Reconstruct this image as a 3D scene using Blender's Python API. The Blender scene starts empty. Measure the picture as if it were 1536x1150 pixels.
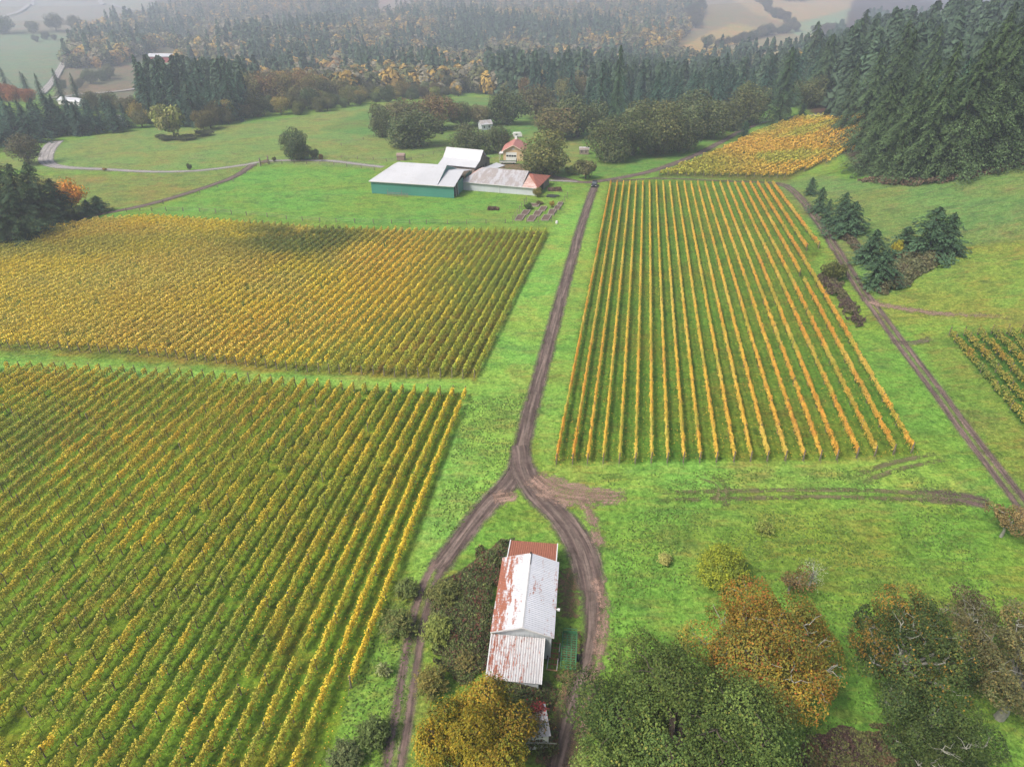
import bpy, math, random
import numpy as np
sc = bpy.context.scene
COL = sc.collection
rad = math.radians
# ------------------------------------------------------------------ camera, sky, sun, exposure
F, PITCH, H = 1030.0, rad(31.65), 65.0        # focal length and pitch measured on the 1536 px photograph; eye 65 m up
cam = bpy.data.objects.new('camera', bpy.data.cameras.new('camera'))
COL.objects.link(cam); sc.camera = cam
cam.location = (0, 0, H); cam.rotation_euler = (rad(90) - PITCH, 0, 0)
cam.data.sensor_width = 36; cam.data.lens = 36 * F / 1536
cam.data.clip_start = 1; cam.data.clip_end = 12000
SUN_EL, SUN_AZ = 52, 235
world = bpy.data.worlds.new('World'); sc.world = world; world.use_nodes = True
wn = world.node_tree.nodes; wl = world.node_tree.links
sky = wn.new('ShaderNodeTexSky'); sky.sky_type = 'NISHITA'; sky.sun_disc = False
sky.sun_elevation = rad(SUN_EL); sky.sun_rotation = rad(SUN_AZ)
sky.air_density = 1.2; sky.dust_density = 6; sky.ozone_density = 0.6
wl.new(sky.outputs[0], wn['Background'].inputs[0]); wn['Background'].inputs[1].default_value = 0.115
sun = bpy.data.objects.new('sun', bpy.data.lights.new('sun', 'SUN')); COL.objects.link(sun)
sun.data.energy = 2.7; sun.data.angle = rad(12); sun.data.color = (1, .955, .87)
# the sky's sun_rotation runs clockwise from +Y; point the lamp the same way
sun.rotation_euler = (rad(90 - SUN_EL), 0, rad(180 - SUN_AZ))
sc.view_settings.view_transform = 'Standard'; sc.view_settings.look = 'None'
sc.view_settings.gamma = 1; sc.view_settings.exposure = 0.66
sc.cycles.use_denoising = True
sc.cycles.max_bounces = 6; sc.cycles.diffuse_bounces = 2; sc.cycles.glossy_bounces = 1
sc.cycles.transmission_bounces = 2; sc.cycles.volume_bounces = 1; sc.cycles.transparent_max_bounces = 12
sc.cycles.caustics_reflective = False; sc.cycles.caustics_refractive = False
random.seed(5); RNG = np.random.default_rng(11)

# ------------------------------------------------------------------ terrain function and pixel -> ground helper
def sp(t, w): return w * np.logaddexp(0, np.asarray(t, float) / w)
def lat(ix, iy, s):
    h = (ix.astype(np.int64) * 374761393 + iy.astype(np.int64) * 668265263 + s * 982451653) & 0x7fffffff
    h = ((h ^ (h >> 13)) * 1274126177) & 0x7fffffff
    return ((h ^ (h >> 16)) & 0xffff) / 65535.0
def vn(x, y, scale, seed=0, octs=3):
    x = np.asarray(x, float) / scale; y = np.asarray(y, float) / scale
    tot = 0; amp = 1; nrm = 0
    for o in range(octs):
        ix = np.floor(x); iy = np.floor(y); fx = x - ix; fy = y - iy
        fx = fx * fx * (3 - 2 * fx); fy = fy * fy * (3 - 2 * fy)
        a = lat(ix, iy, seed + o); b = lat(ix + 1, iy, seed + o); c = lat(ix, iy + 1, seed + o); d = lat(ix + 1, iy + 1, seed + o)
        tot = tot + amp * ((a * (1 - fx) + b * fx) * (1 - fy) + (c * (1 - fx) + d * fx) * fy)
        nrm += amp; amp *= .5; x = x * 2 + 17.3; y = y * 2 + 5.1
    return tot / nrm
def tz(x, y):
    x = np.asarray(x, float); y = np.asarray(y, float)
    z = .7 + .028 * (y - 78) - .064 * sp(y - 78, 12)
    z = z - .11 * sp(y - 440, 30) + .146 * sp(y - 640, 60)
    z = np.where(y < 0, -1.484 + 0 * y, z)
    xh = 80 + .22 * sp(y - 150, 20)
    hill = .27 * sp(x - xh, 12); hill = 70 * (1 - np.exp(-hill / 70))
    z = z + hill / (1 + np.exp((y - 800) / 90))
    far = np.clip((np.hypot(x, y) - 420) / 500, 0, 1)
    z = z + far * 44 * (vn(x, y, 470, 3, 2) - .5)
    z = z + .5 * (vn(x, y, 55, 9, 2) - .5) * np.clip((np.hypot(x, y) - 40) / 60, 0, 1)
    return z
def ray(px, py):
    r = px - 768.; u = 575. - py
    return r, F * math.cos(PITCH) + u * math.sin(PITCH), -F * math.sin(PITCH) + u * math.cos(PITCH)
_ts = .02 * 1.015 ** np.arange(460)
def G(px, py):
    """the ground point seen at a pixel of the 1536x1150 photograph"""
    a, b, c = ray(px, py)
    t = _ts; d = H + c * t - tz(a * t, b * t)
    k = np.argmax(d < 0)
    if d[k] >= 0: k = len(t) - 1
    t0, t1 = (t[k - 1], t[k]) if k else (0., t[0])
    for _ in range(3):
        tt = np.linspace(t0, t1, 12); d = H + c * tt - tz(a * tt, b * tt)
        j = max(1, int(np.argmax(d < 0))); t0, t1 = tt[j - 1], tt[j]
    return np.array([a * t1, b * t1, float(tz(a * t1, b * t1))])
def PZ(px, py, z):
    a, b, c = ray(px, py); t = (z - H) / c
    return np.array([a * t, b * t, z])
def W(*pts): return [G(*p) for p in pts]
def inpoly(x, y, poly):
    x = np.asarray(x); y = np.asarray(y); r = np.zeros(x.shape, bool); n = len(poly)
    for i in range(n):
        x1, y1 = poly[i][:2]; x2, y2 = poly[(i + 1) % n][:2]
        if y1 == y2: continue
        c = ((y1 > y) != (y2 > y)) & (x < (x2 - x1) * (y - y1) / (y2 - y1) + x1)
        r ^= c
    return r
def WP(*pts):                                       # pixel polygon -> world polygon, its edges subdivided
    out = []
    for i in range(len(pts)):
        p = pts[i]; q = pts[(i + 1) % len(pts)]
        for k in range(4): out.append(G(p[0] + (q[0] - p[0]) * k / 4, p[1] + (q[1] - p[1]) * k / 4))
    return out

# ------------------------------------------------------------------ tagging, object and mesh helpers
def tag(o, label=None, cat=None, group=None, kind=None):
    if label: o['label'] = label
    if cat: o['category'] = cat
    if group: o['group'] = group
    if kind: o['kind'] = kind
    return o
def empty(name, loc, rz=0, label=None, cat=None, group=None, s=1):
    o = bpy.data.objects.new(name, None); COL.objects.link(o); o.location = [float(v) for v in loc]
    o.rotation_euler = (0, 0, rz); o.scale = (s, s, s) if not hasattr(s, '__len__') else s
    return tag(o, label, cat, group)
def ob(name, me, mat=None, parent=None, loc=None):
    o = bpy.data.objects.new(name, me); COL.objects.link(o)
    if mat and not me.materials: me.materials.append(mat)
    if parent: o.parent = parent
    if loc is not None: o.location = [float(v) for v in loc]
    return o
def qmesh(name, V, C=None, faces=None, smooth=False):
    """V (n,3); quads of four consecutive vertices unless faces (m,4) is given; C point colours (n,3)"""
    V = np.ascontiguousarray(V, np.float32); n = len(V)
    Fq = np.arange(n, dtype=np.int32).reshape(-1, 4) if faces is None else np.asarray(faces, np.int32)
    me = bpy.data.meshes.new(name); me.vertices.add(n); me.vertices.foreach_set('co', V.ravel())
    m = len(Fq); me.loops.add(m * 4); me.loops.foreach_set('vertex_index', Fq.ravel())
    me.polygons.add(m); me.polygons.foreach_set('loop_start', np.arange(0, 4 * m, 4, dtype=np.int32))
    me.polygons.foreach_set('loop_total', np.full(m, 4, np.int32))
    if smooth: me.polygons.foreach_set('use_smooth', np.ones(m, bool))
    if C is not None:
        a = me.color_attributes.new('Col', 'FLOAT_COLOR', 'POINT')
        cc = np.ones((n, 4), np.float32); cc[:, :C.shape[1]] = C; a.data.foreach_set('color', cc.ravel())
    me.update(calc_edges=True); return me
class MB:                                            # a small builder for hard-surface parts
    def __init__(s): s.v = []; s.f = []
    def add(s, V, Fs):
        o = len(s.v); s.v += [tuple(float(c) for c in v) for v in V]; s.f += [tuple(i + o for i in f) for f in Fs]; return s
    def box(s, x0, x1, y0, y1, z0, z1):
        return s.add([(x0, y0, z0), (x1, y0, z0), (x1, y1, z0), (x0, y1, z0), (x0, y0, z1), (x1, y0, z1), (x1, y1, z1), (x0, y1, z1)],
                     [(0, 3, 2, 1), (4, 5, 6, 7), (0, 1, 5, 4), (1, 2, 6, 5), (2, 3, 7, 6), (3, 0, 4, 7)])
    def prism(s, pts, axis, a, b):                   # polygon pts in the two other axes, extruded along axis
        n = len(pts)
        def mk(p, t): return {'x': (t, p[0], p[1]), 'y': (p[0], t, p[1]), 'z': (p[0], p[1], t)}[axis]
        V = [mk(p, a) for p in pts] + [mk(p, b) for p in pts]
        return s.add(V, [tuple(range(n))[::-1], tuple(range(n, 2 * n))] + [(i, (i + 1) % n, n + (i + 1) % n, n + i) for i in range(n)])
    def slab(s, quad, th):                            # a thick sheet under a 3-D quad
        q = [np.array(p, float) for p in quad]; nn = np.cross(q[1] - q[0], q[-1] - q[0]); nn /= np.linalg.norm(nn)
        if nn[2] < 0: nn = -nn
        n = len(q); V = [p for p in q] + [p - nn * th for p in q]
        return s.add(V, [tuple(range(n)), tuple(range(n, 2 * n))[::-1]] + [(i, n + i, n + (i + 1) % n, (i + 1) % n) for i in range(n)])
    def tube(s, P, R, sides=6):
        P = [np.array(p, float) for p in P]; o = len(s.v); V = []
        for i, p in enumerate(P):
            d = P[min(i + 1, len(P) - 1)] - P[max(i - 1, 0)]; d /= (np.linalg.norm(d) + 1e-9)
            a = np.cross(d, (0, 0, 1) if abs(d[2]) < .9 else (1, 0, 0)); a /= np.linalg.norm(a); b = np.cross(d, a)
            r = R[i] if hasattr(R, '__len__') else R
            V += [p + r * (math.cos(2 * math.pi * k / sides) * a + math.sin(2 * math.pi * k / sides) * b) for k in range(sides)]
        Fs = [(i * sides + k, i * sides + (k + 1) % sides, (i + 1) * sides + (k + 1) % sides, (i + 1) * sides + k) for i in range(len(P) - 1) for k in range(sides)]
        Fs += [tuple(range(sides))[::-1], tuple(range((len(P) - 1) * sides, len(P) * sides))]
        return s.add(V, Fs)
    def mesh(s, name):
        me = bpy.data.meshes.new(name); me.from_pydata(s.v, [], s.f); me.update()
        import bmesh
        bm = bmesh.new(); bm.from_mesh(me); bmesh.ops.recalc_face_normals(bm, faces=bm.faces); bm.to_mesh(me); bm.free()
        return me
    def build(s, name, mat, parent=None, loc=None): return ob(name, s.mesh(name), mat, parent, loc)

# ------------------------------------------------------------------ materials
def newmat(name):
    m = bpy.data.materials.new(name); m.use_nodes = True
    nt = m.node_tree; p = nt.nodes['Principled BSDF']; p.inputs['Specular IOR Level'].default_value = .2
    return m, nt, p
class N:
    def __init__(s, nt): s.nt = nt
    def n(s, t, **k):
        o = s.nt.nodes.new('ShaderNode' + t)
        for a, b in k.items(): setattr(o, a, b)
        return o
    def l(s, a, b): s.nt.links.new(a, b)
    def noise(s, vec, scale, detail=4, rough=.6, dist=0):
        o = s.n('TexNoise'); o.inputs['Scale'].default_value = scale; o.inputs['Detail'].default_value = detail
        o.inputs['Roughness'].default_value = rough; o.inputs['Distortion'].default_value = dist
        if vec is not None: s.l(vec, o.inputs['Vector'])
        return o.outputs['Fac']
    def mapr(s, v, a, b, c=0, d=1):
        o = s.n('MapRange'); o.inputs[1].default_value = a; o.inputs[2].default_value = b; o.inputs[3].default_value = c; o.inputs[4].default_value = d
        s.l(v, o.inputs[0]); return o.outputs[0]
    def mix(s, f, a, b, mode='MIX'):
        o = s.n('Mix', data_type='RGBA', blend_type=mode)
        for i, v in ((0, f), (6, a), (7, b)):
            if hasattr(v, 'is_linked') or hasattr(v, 'links'): s.l(v, o.inputs[i])
            elif hasattr(v, '__len__'): o.inputs[i].default_value = (*v, 1)
            else: o.inputs[i].default_value = v
        return o.outputs[2]
    def math(s, op, a, b=None, c=None):
        o = s.n('Math', operation=op)
        for i, v in enumerate((a, b, c)):
            if v is None: continue
            if hasattr(v, 'links'): s.l(v, o.inputs[i])
            else: o.inputs[i].default_value = v
        return o.outputs[0]
    def sepv(s, v):
        o = s.n('SeparateXYZ'); s.l(v, o.inputs[0]); return o.outputs
    def scl(s, v, sc_, rot=(0, 0, 0)):
        o = s.n('Mapping'); o.inputs['Scale'].default_value = sc_; o.inputs['Rotation'].default_value = rot; s.l(v, o.inputs[0]); return o.outputs[0]
    def bump(s, h, strength, dist, p):
        o = s.n('Bump'); o.inputs['Strength'].default_value = strength; o.inputs['Distance'].default_value = dist
        s.l(h, o.inputs['Height']); s.l(o.outputs[0], p.inputs['Normal'])
def leafmat(name, transl=.22, objcol=True, var=.0):
    m, nt, p = newmat(name); k = N(nt)
    at = k.n('Attribute', attribute_name='Col').outputs['Color']
    oi = k.n('ObjectInfo'); c = at
    if objcol: c = k.mix(1., at, oi.outputs['Color'], 'MULTIPLY')
    k.l(c, p.inputs['Base Color']); p.inputs['Roughness'].default_value = .62; p.inputs['Specular IOR Level'].default_value = .12
    tr = k.n('BsdfTranslucent'); k.l(c, tr.inputs[0]); mx = k.n('MixShader'); mx.inputs[0].default_value = transl
    k.l(p.outputs[0], mx.inputs[1]); k.l(tr.outputs[0], mx.inputs[2]); k.l(mx.outputs[0], nt.nodes['Material Output'].inputs[0])
    return m
LEAF = leafmat('leaf'); VINE = leafmat('vine_leaf', .25, False); NEEDLE = leafmat('needle', .1)
def simple(name, col, rough=.8, var=.25, scale=3., stretch=(1, 1, 1), metal=0, spec=.2, bump=0):
    m, nt, p = newmat(name); k = N(nt)
    tc = k.n('TexCoord').outputs['Object']; f = k.noise(k.scl(tc, stretch), scale, 5, .65)
    c = k.mix(k.mapr(f, .3, .7), [v * (1 - var) for v in col], [min(1, v * (1 + var)) for v in col])
    k.l(c, p.inputs['Base Color']); p.inputs['Roughness'].default_value = rough; p.inputs['Metallic'].default_value = metal
    p.inputs['Specular IOR Level'].default_value = spec
    if bump: k.bump(f, bump, .05, p)
    return m
BARK = simple('bark', (.075, .06, .05), .95, .4, 2., (1, 1, .2), bump=.6)
PALEBARK = simple('lichen_bark', (.22, .22, .19), .95, .35, 2.)
POST = simple('weathered_post', (.16, .13, .11), .9, .3, 4)

def ground_material():
    m, nt, p = newmat('ground_cover'); k = N(nt)
    pos = k.n('NewGeometry').outputs['Position']
    at = k.n('Attribute', attribute_name='Col')
    x = k.sepv(at.outputs['Color'])
    base = at.outputs['Color']; veg = at.outputs['Alpha']     # alpha: 0 = pasture, 1 = mown vineyard alley
    big = k.noise(pos, .035, 5, .62, .4); med = k.noise(pos, .22, 5, .7, .6); fine = k.noise(pos, 2.4, 4, .75); vf = k.noise(pos, 9., 3, .8)
    stretch = k.noise(k.scl(pos, (.35, 1.5, 1), (0, 0, rad(-12))), .5, 5, .7)
    worn = k.noise(pos, .075, 6, .7, 1.2); gr = k.noise(k.scl(pos, (1, 1, 1)), 1.05, 5, .8, .5)
    c = k.mix(k.mapr(big, .42, .60, 0, .8), base, k.mix(1., base, (1.35, .93, .9), 'MULTIPLY'))
    c = k.mix(k.mapr(worn, .50, .66, 0, .6), c, k.mix(1., c, (1.3, .80, 1.15), 'MULTIPLY'))
    c = k.mix(k.mapr(med, .47, .60, 0, .65), c, k.mix(1., c, (.58, .66, .70), 'MULTIPLY'))
    c = k.mix(k.mapr(stretch, .50, .62, 0, .7), c, k.mix(1., c, (1.25, .84, 1.05), 'MULTIPLY'))
    c = k.mix(k.mapr(gr, .50, .60, 0, .75), c, k.mix(1., c, (.52, .58, .60), 'MULTIPLY'))
    c = k.mix(k.mapr(gr, .47, .38, 0, .6), c, k.mix(1., c, (1.40, 1.28, 1.5), 'MULTIPLY'))
    c = k.mix(k.mapr(fine, .49, .60, 0, .7), c, k.mix(1., c, (.55, .56, .55), 'MULTIPLY'))
    c = k.mix(k.mapr(fine, .47, .36, 0, .6), c, k.mix(1., c, (1.5, 1.35, 1.5), 'MULTIPLY'))
    c = k.mix(k.mapr(vf, .48, .62, 0, .5), c, k.mix(1., c, (.6, .62, .6), 'MULTIPLY'))
    dk = k.noise(k.scl(pos, (.5, 1.6, 1), (0, 0, rad(20))), .16, 6, .75, .8)
    c = k.mix(k.mapr(dk, .53, .66, 0, .7), c, k.mix(1., c, (.62, .62, .85), 'MULTIPLY'))
    # mowing stripes along the vine rows
    rot = k.scl(pos, (1, 1, 1), (0, 0, rad(9.6))); rx = k.sepv(rot)[0]
    wob = k.math('ADD', k.math('MULTIPLY', rx, .9), k.math('MULTIPLY', k.noise(pos, .3, 2), 1.5))
    st = k.math('SINE', k.math('MULTIPLY', wob, 6.28))
    c2 = k.mix(k.mapr(st, -.2, .9, 0, .6), c, k.mix(1., c, (.62, .66, .6), 'MULTIPLY'))
    c = k.mix(veg, c, c2)
    k.l(c, p.inputs['Base Color']); p.inputs['Roughness'].default_value = .95; p.inputs['Specular IOR Level'].default_value = .05
    k.bump(k.math('ADD', fine, k.math('MULTIPLY', med, 1.5)), .9, .12, p)
    return m
def road_material(name, c_lo, c_hi, ruts, alpha_mid=1., edge=.5):
    """ruts: half distance between wheel tracks (0 = none); alpha_mid: cover left between the ruts; u across in m, hw half width"""
    m, nt, p = newmat(name); k = N(nt)
    pos = k.n('NewGeometry').outputs['Position']
    an = k.n('Attribute', attribute_name='Col'); at = k.sepv(an.outputs['Color']); u = k.math('MULTIPLY', k.math('SUBTRACT', at[0], .5), 20.)
    hw = k.math('MULTIPLY', at[1], 10.); endf = at[2]
    au = k.math('ABSOLUTE', u)
    n1 = k.noise(pos, .45, 5, .7); n2 = k.noise(pos, 2.2, 4, .7); n3 = k.noise(pos, 8, 3, .7)
    nn = k.math('ADD', k.math('MULTIPLY', k.math('SUBTRACT', n1, .5), 1.8), k.math('MULTIPLY', k.math('SUBTRACT', n2, .5), 1.6))
    dist = k.math('ADD', k.math('SUBTRACT', hw, au), k.math('MULTIPLY', nn, edge * 1.3))
    a = k.mapr(dist, -.45, .5)
    cv = k.n('CombineXYZ'); k.l(k.math('MULTIPLY', u, 2.4), cv.inputs[0]); k.l(k.math('MULTIPLY', an.outputs['Alpha'], 110.), cv.inputs[1]); ln = k.noise(cv.outputs[0], 1., 4, .65, .4)
    c = k.mix(k.mapr(k.math('ADD', k.math('MULTIPLY', ln, .7), k.math('MULTIPLY', n1, .3)), .40, .60), c_lo, c_hi)
    c = k.mix(k.mapr(ln, .52, .64, 0, .5), c, k.mix(1., c, (1.5, 1.42, 1.4), 'MULTIPLY'))
    c = k.mix(k.mapr(n2, .47, .62, 0, .6), c, k.mix(1., c, (.6, .58, .58), 'MULTIPLY'))
    c = k.mix(k.mapr(n3, .5, .65, 0, .5), c, k.mix(1., c, (1.45, 1.4, 1.35), 'MULTIPLY'))
    if ruts:
        r = k.math('ABSOLUTE', k.math('SUBTRACT', k.math('ADD', au, k.math('MULTIPLY', k.math('SUBTRACT', n1, .5), .35)), ruts))
        inr = k.mapr(r, .16, .5, 1, 0)
        c = k.mix(k.math('MULTIPLY', inr, .75), c, k.mix(1., c, (.6, .56, .58), 'MULTIPLY'))
        mid = k.mapr(k.math('ADD', r, k.math('MULTIPLY', k.math('SUBTRACT', n2, .5), .7)), .3, .62, 1, alpha_mid)
        a = k.math('MULTIPLY', a, mid)
    if not ruts: a = k.math('MULTIPLY', a, k.mapr(k.math('ADD', k.math('MULTIPLY', n2, .6), k.math('MULTIPLY', n3, .4)), .40, .56, .25, 1))
    a = k.math('MULTIPLY', a, k.mapr(k.math('ADD', endf, k.math('MULTIPLY', k.math('SUBTRACT', n2, .5), .9)), .25, .6))
    k.l(c, p.inputs['Base Color']); k.l(a, p.inputs['Alpha']); p.inputs['Roughness'].default_value = .9
    p.inputs['Specular IOR Level'].default_value = .15
    k.bump(n2, .6, .06, p)
    return m
GRAVEL = road_material('dark_gravel', (.070, .052, .045), (.165, .128, .112), .78)
LANE = road_material('pale_gravel', (.20, .19, .19), (.29, .28, .27), .9, 1)
TWORUT = road_material('two_rut_track', (.09, .068, .06), (.21, .158, .135), .78, .25)
MUDTRK = road_material('muddy_track', (.08, .06, .05), (.18, .135, .115), .8, .45, .9)
PINK = road_material('bare_clay', (.15, .10, .075), (.29, .20, .16), 0, 1, 1.6)
FAINT = road_material('faint_ruts', (.11, .12, .045), (.17, .16, .08), .85, .0, 2.8)
DARKEARTH = road_material('leaf_litter', (.10, .095, .045), (.20, .12, .075), 0, 1, 2.2)

# ------------------------------------------------------------------ ground sheet
GREEN = (.130, .272, .040); DGREEN = (.06, .170, .022)
ZONES = [   # (pixel polygon, colour, alley flag)
 (((-300, 130), (1900, 130), (1900, -45), (-300, -45)), (.060, .070, .035), 0),                                  # valley under the woods
 (((-60, 52), (118, 50), (100, 92), (66, 142), (-60, 150)), (.125, .200, .105), 0),
 (((-60, -40), (230, -40), (235, 5), (180, 30), (118, 46), (-60, 46)), (.165, .19, .13), 0),
 (((-60, -20), (60, -20), (140, 8), (60, 22), (-60, 20)), (.17, .20, .135), 0),
 (((150, 0), (200, -10), (235, 14), (170, 15)), (.17, .215, .13), 0),
 (((78, 142), (100, 96), (160, 100), (200, 90), (235, 70), (300, 70), (250, 100), (190, 150), (178, 165), (90, 158)), (.125, .135, .075), 0),
 (((190, 95), (240, 84), (290, 78), (262, 100), (215, 110)), (.11, .195, .085), 0),
 (((90, 150), (175, 138), (180, 160), (110, 164)), (.11, .19, .075), 0),
 (((565, -20), (640, -20), (622, 12), (590, 28), (566, 26)), (.20, .20, .14), 0),
 (((1000, 90), (1010, 60), (1060, 20), (1050, -30), (1330, -40), (1330, 90)), (.17, .175, .085), 0),
 (((1060, -30), (1300, -30), (1290, 14), (1180, 36), (1130, 20)), (.27, .255, .12), 0),
 (((1020, 72), (1060, 50), (1100, 35), (1150, 45), (1110, 68), (1050, 80)), (.27, .25, .085), 0),
 (((1180, 40), (1280, 12), (1290, 25), (1220, 52), (1195, 54)), (.17, .27, .14), 0),
 (((1060, 76), (1160, 56), (1240, 50), (1220, 80), (1080, 98)), (.20, .215, .11), 0),
 (((680, 105), (760, 100), (770, 118), (690, 122)), (.16, .17, .10), 0),
 # pasture beyond the vineyard
 (((-60, 252), (60, 225), (130, 206), (235, 192), (360, 186), (470, 172), (560, 157), (700, 146), (860, 160), (880, 235), (840, 262), (600, 240), (560, 252), (380, 246), (200, 258), (-60, 256)), (.14, .25, .06), 0),
 (((60, 262), (200, 262), (370, 250), (330, 275), (215, 308), (100, 322), (-60, 330), (-60, 262)), (.145, .225, .05), 0),
 (((390, 250), (560, 255), (560, 290), (690, 300), (780, 300), (860, 282), (893, 280), (820, 342), (600, 338), (480, 334), (370, 324), (225, 317)), (.118, .285, .046), 0),
 (((860, 262), (900, 268), (1010, 248), (1130, 180), (1240, 165), (1200, 130), (1100, 150), (880, 200)), (.095, .235, .042), 0),
 (((480, 195), (640, 215), (820, 200), (860, 150), (700, 146), (560, 160)), (.10, .22, .05), 0),
 # right-hand slope
 (((1160, 275), (1230, 262), (1310, 275), (1600, 240), (1700, 400), (1640, 500), (1320, 450), (1280, 400)), (.115, .22, .055), 0),
 (((1320, 445), (1450, 370), (1700, 340), (1700, 520), (1330, 470)), (.14, .25, .042), 0),
 (((1370, 500), (1540, 488), (1760, 480), (1760, 800), (1560, 780), (1470, 680)), (.13, .225, .036), 0),
 # vineyard floors
 (((832, 702), (1382, 684), (1210, 392), (1232, 378), (1160, 270), (912, 270)), (.095, .20, .024), 1),
 (((1425, 500), (1540, 498), (1700, 620), (1700, 760), (1540, 650)), (.055, .145, .022), 1),
 (((980, 266), (1180, 272), (1310, 205), (1300, 175), (1190, 175), (1080, 225)), (.10, .135, .030), 1),
 (((-400, 340), (0, 360), (60, 342), (150, 330), (230, 325), (370, 335), (480, 343), (825, 347), (715, 572), (500, 565), (300, 548), (0, 528), (-400, 500)), (.15, .19, .028), 1),
 (((-600, 520), (0, 548), (300, 560), (500, 578), (706, 588), (480, 1160), (440, 1500), (-900, 1500)), (.118, .215, .020), 1),
 # lawns and verges
 (((712, 570), (826, 344), (852, 300), (880, 300), (845, 430), (800, 600), (770, 700), (700, 790), (640, 860), (600, 900), (700, 590), (-300, 545), (-300, 525), (500, 565)), (.158, .350, .058), 0),
 (((800, 640), (845, 430), (884, 310), (905, 275), (905, 290), (830, 695), (1380, 688), (1480, 740), (1100, 735), (900, 735), (820, 710)), (.152, .325, .052), 0),
 (((1010, 800), (1500, 760), (1600, 1000), (1250, 1010), (1200, 900)), (.118, .245, .034), 0),
]
def build_ground():
    naz, nd = 640, 560
    ang = np.linspace(rad(-52), rad(52), naz)
    dep = np.concatenate([np.linspace(-60, 24, 14), 24 * (5200 / 24) ** (np.linspace(0, 1, nd) ** 1.0)])[: nd + 14]
    # columns fan out from a line well behind the camera so that the near cells stay small
    A, D = np.meshgrid(ang, dep)
    X = np.tan(A) * (np.maximum(D, 0) + 45) * 1.0; Y = D
    Z = tz(X, Y)
    n1, n0 = X.shape
    C = np.zeros((n1, n0, 4)); C[..., :3] = GREEN
    ptsx, ptsy = X, Y
    # jitter the lookup a little so zone borders are ragged, not ruled
    jx = (vn(X, Y, 3., 40, 2) - .5) * np.clip(D / 90, .6, 12); jy = (vn(X, Y, 3., 50, 2) - .5) * np.clip(D / 90, .6, 12)
    for poly, col, fl in ZONES:
        m = inpoly(ptsx + jx, ptsy + jy, WP(*poly)); C[m, 0:3] = col; C[m, 3] = fl
    hillm = (Z - (-2)) > 0
    # forest floor on the wooded hill
    m = inpoly(X, Y, WP((1290, 262), (1420, 268), (1600, 235), (1800, -30), (1290, -30), (1240, 120), (1210, 160))); C[m, :3] = (.055, .05, .032)
    for _ in range(1):
        C[1:-1, 1:-1] = (C[1:-1, 1:-1] * 2 + C[:-2, 1:-1] + C[2:, 1:-1] + C[1:-1, :-2] + C[1:-1, 2:]) / 6
    V = np.stack([X, Y, Z], -1).reshape(-1, 3)
    i = np.arange(n1 - 1)[:, None] * n0 + np.arange(n0 - 1)[None]
    Fq = np.stack([i, i + 1, i + n0 + 1, i + n0], -1).reshape(-1, 4)
    me = qmesh('ground', V, C.reshape(-1, 4), Fq, True)
    tag(ob('ground', me, ground_material()), kind='structure')
build_ground()

def catmull(P, step):
    P = [np.array(p[:2], float) for p in P]; w = None
    out = []
    Q = [2 * P[0] - P[1]] + P + [2 * P[-1] - P[-2]]
    for i in range(1, len(Q) - 2):
        p0, p1, p2, p3 = Q[i - 1:i + 3]; n = max(1, int(np.linalg.norm(p2 - p1) / step))
        for k in range(n):
            t = k / n
            out.append((i - 1 + t, .5 * ((2 * p1) + (-p0 + p2) * t + (2 * p0 - 5 * p1 + 4 * p2 - p3) * t * t + (-p0 + 3 * p1 - 3 * p2 + p3) * t ** 3)))
    out.append((len(P) - 1, P[-1])); return out
def strip(name, pts, hw, mat, lift=.02, step=1.5, fade=(0, 0), label=None, cat=None, world=False):
    P = pts if world else W(*pts); cs = catmull(P, step)
    t = np.array([c[0] for c in cs]); c = np.array([c[1] for c in cs]); n = len(c)
    hws = np.interp(t, np.arange(len(P)), hw if hasattr(hw, '__len__') else [hw] * len(P))
    d = np.gradient(c, axis=0); d /= np.linalg.norm(d, axis=1)[:, None]; nr = np.stack([-d[:, 1], d[:, 0]], 1)
    k = 9; s = np.linspace(-1, 1, k); half = hws + 1.1
    U = half[:, None] * s[None]; XY = c[:, None, :] + U[..., None] * nr[:, None, :]
    dist = np.hypot(XY[..., 0], XY[..., 1])
    Z = tz(XY[..., 0], XY[..., 1]) + lift + np.clip(dist - 100, 0, None) * .0004 + np.clip(dist - 420, 0, None) * .0012
    L = np.concatenate([[0], np.cumsum(np.linalg.norm(np.diff(c, axis=0), axis=1))])
    e = np.ones(n)
    if fade[0]: e = np.minimum(e, np.clip(L / fade[0], 0, 1))
    if fade[1]: e = np.minimum(e, np.clip((L[-1] - L) / fade[1], 0, 1))
    Cc = np.stack([U / 20 + .5, np.broadcast_to(hws[:, None] / 10, U.shape), np.broadcast_to(e[:, None], U.shape), np.broadcast_to(L[:, None] / 1000, U.shape)], -1)
    i = np.arange(n - 1)[:, None] * k + np.arange(k - 1)[None]
    Fq = np.stack([i, i + 1, i + k + 1, i + k], -1).reshape(-1, 4)
    me = qmesh(name, np.concatenate([XY, Z[..., None]], -1).reshape(-1, 3), Cc.reshape(-1, 4), Fq, True)
    return tag(ob(name, me, mat), label, cat, kind='structure')
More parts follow.
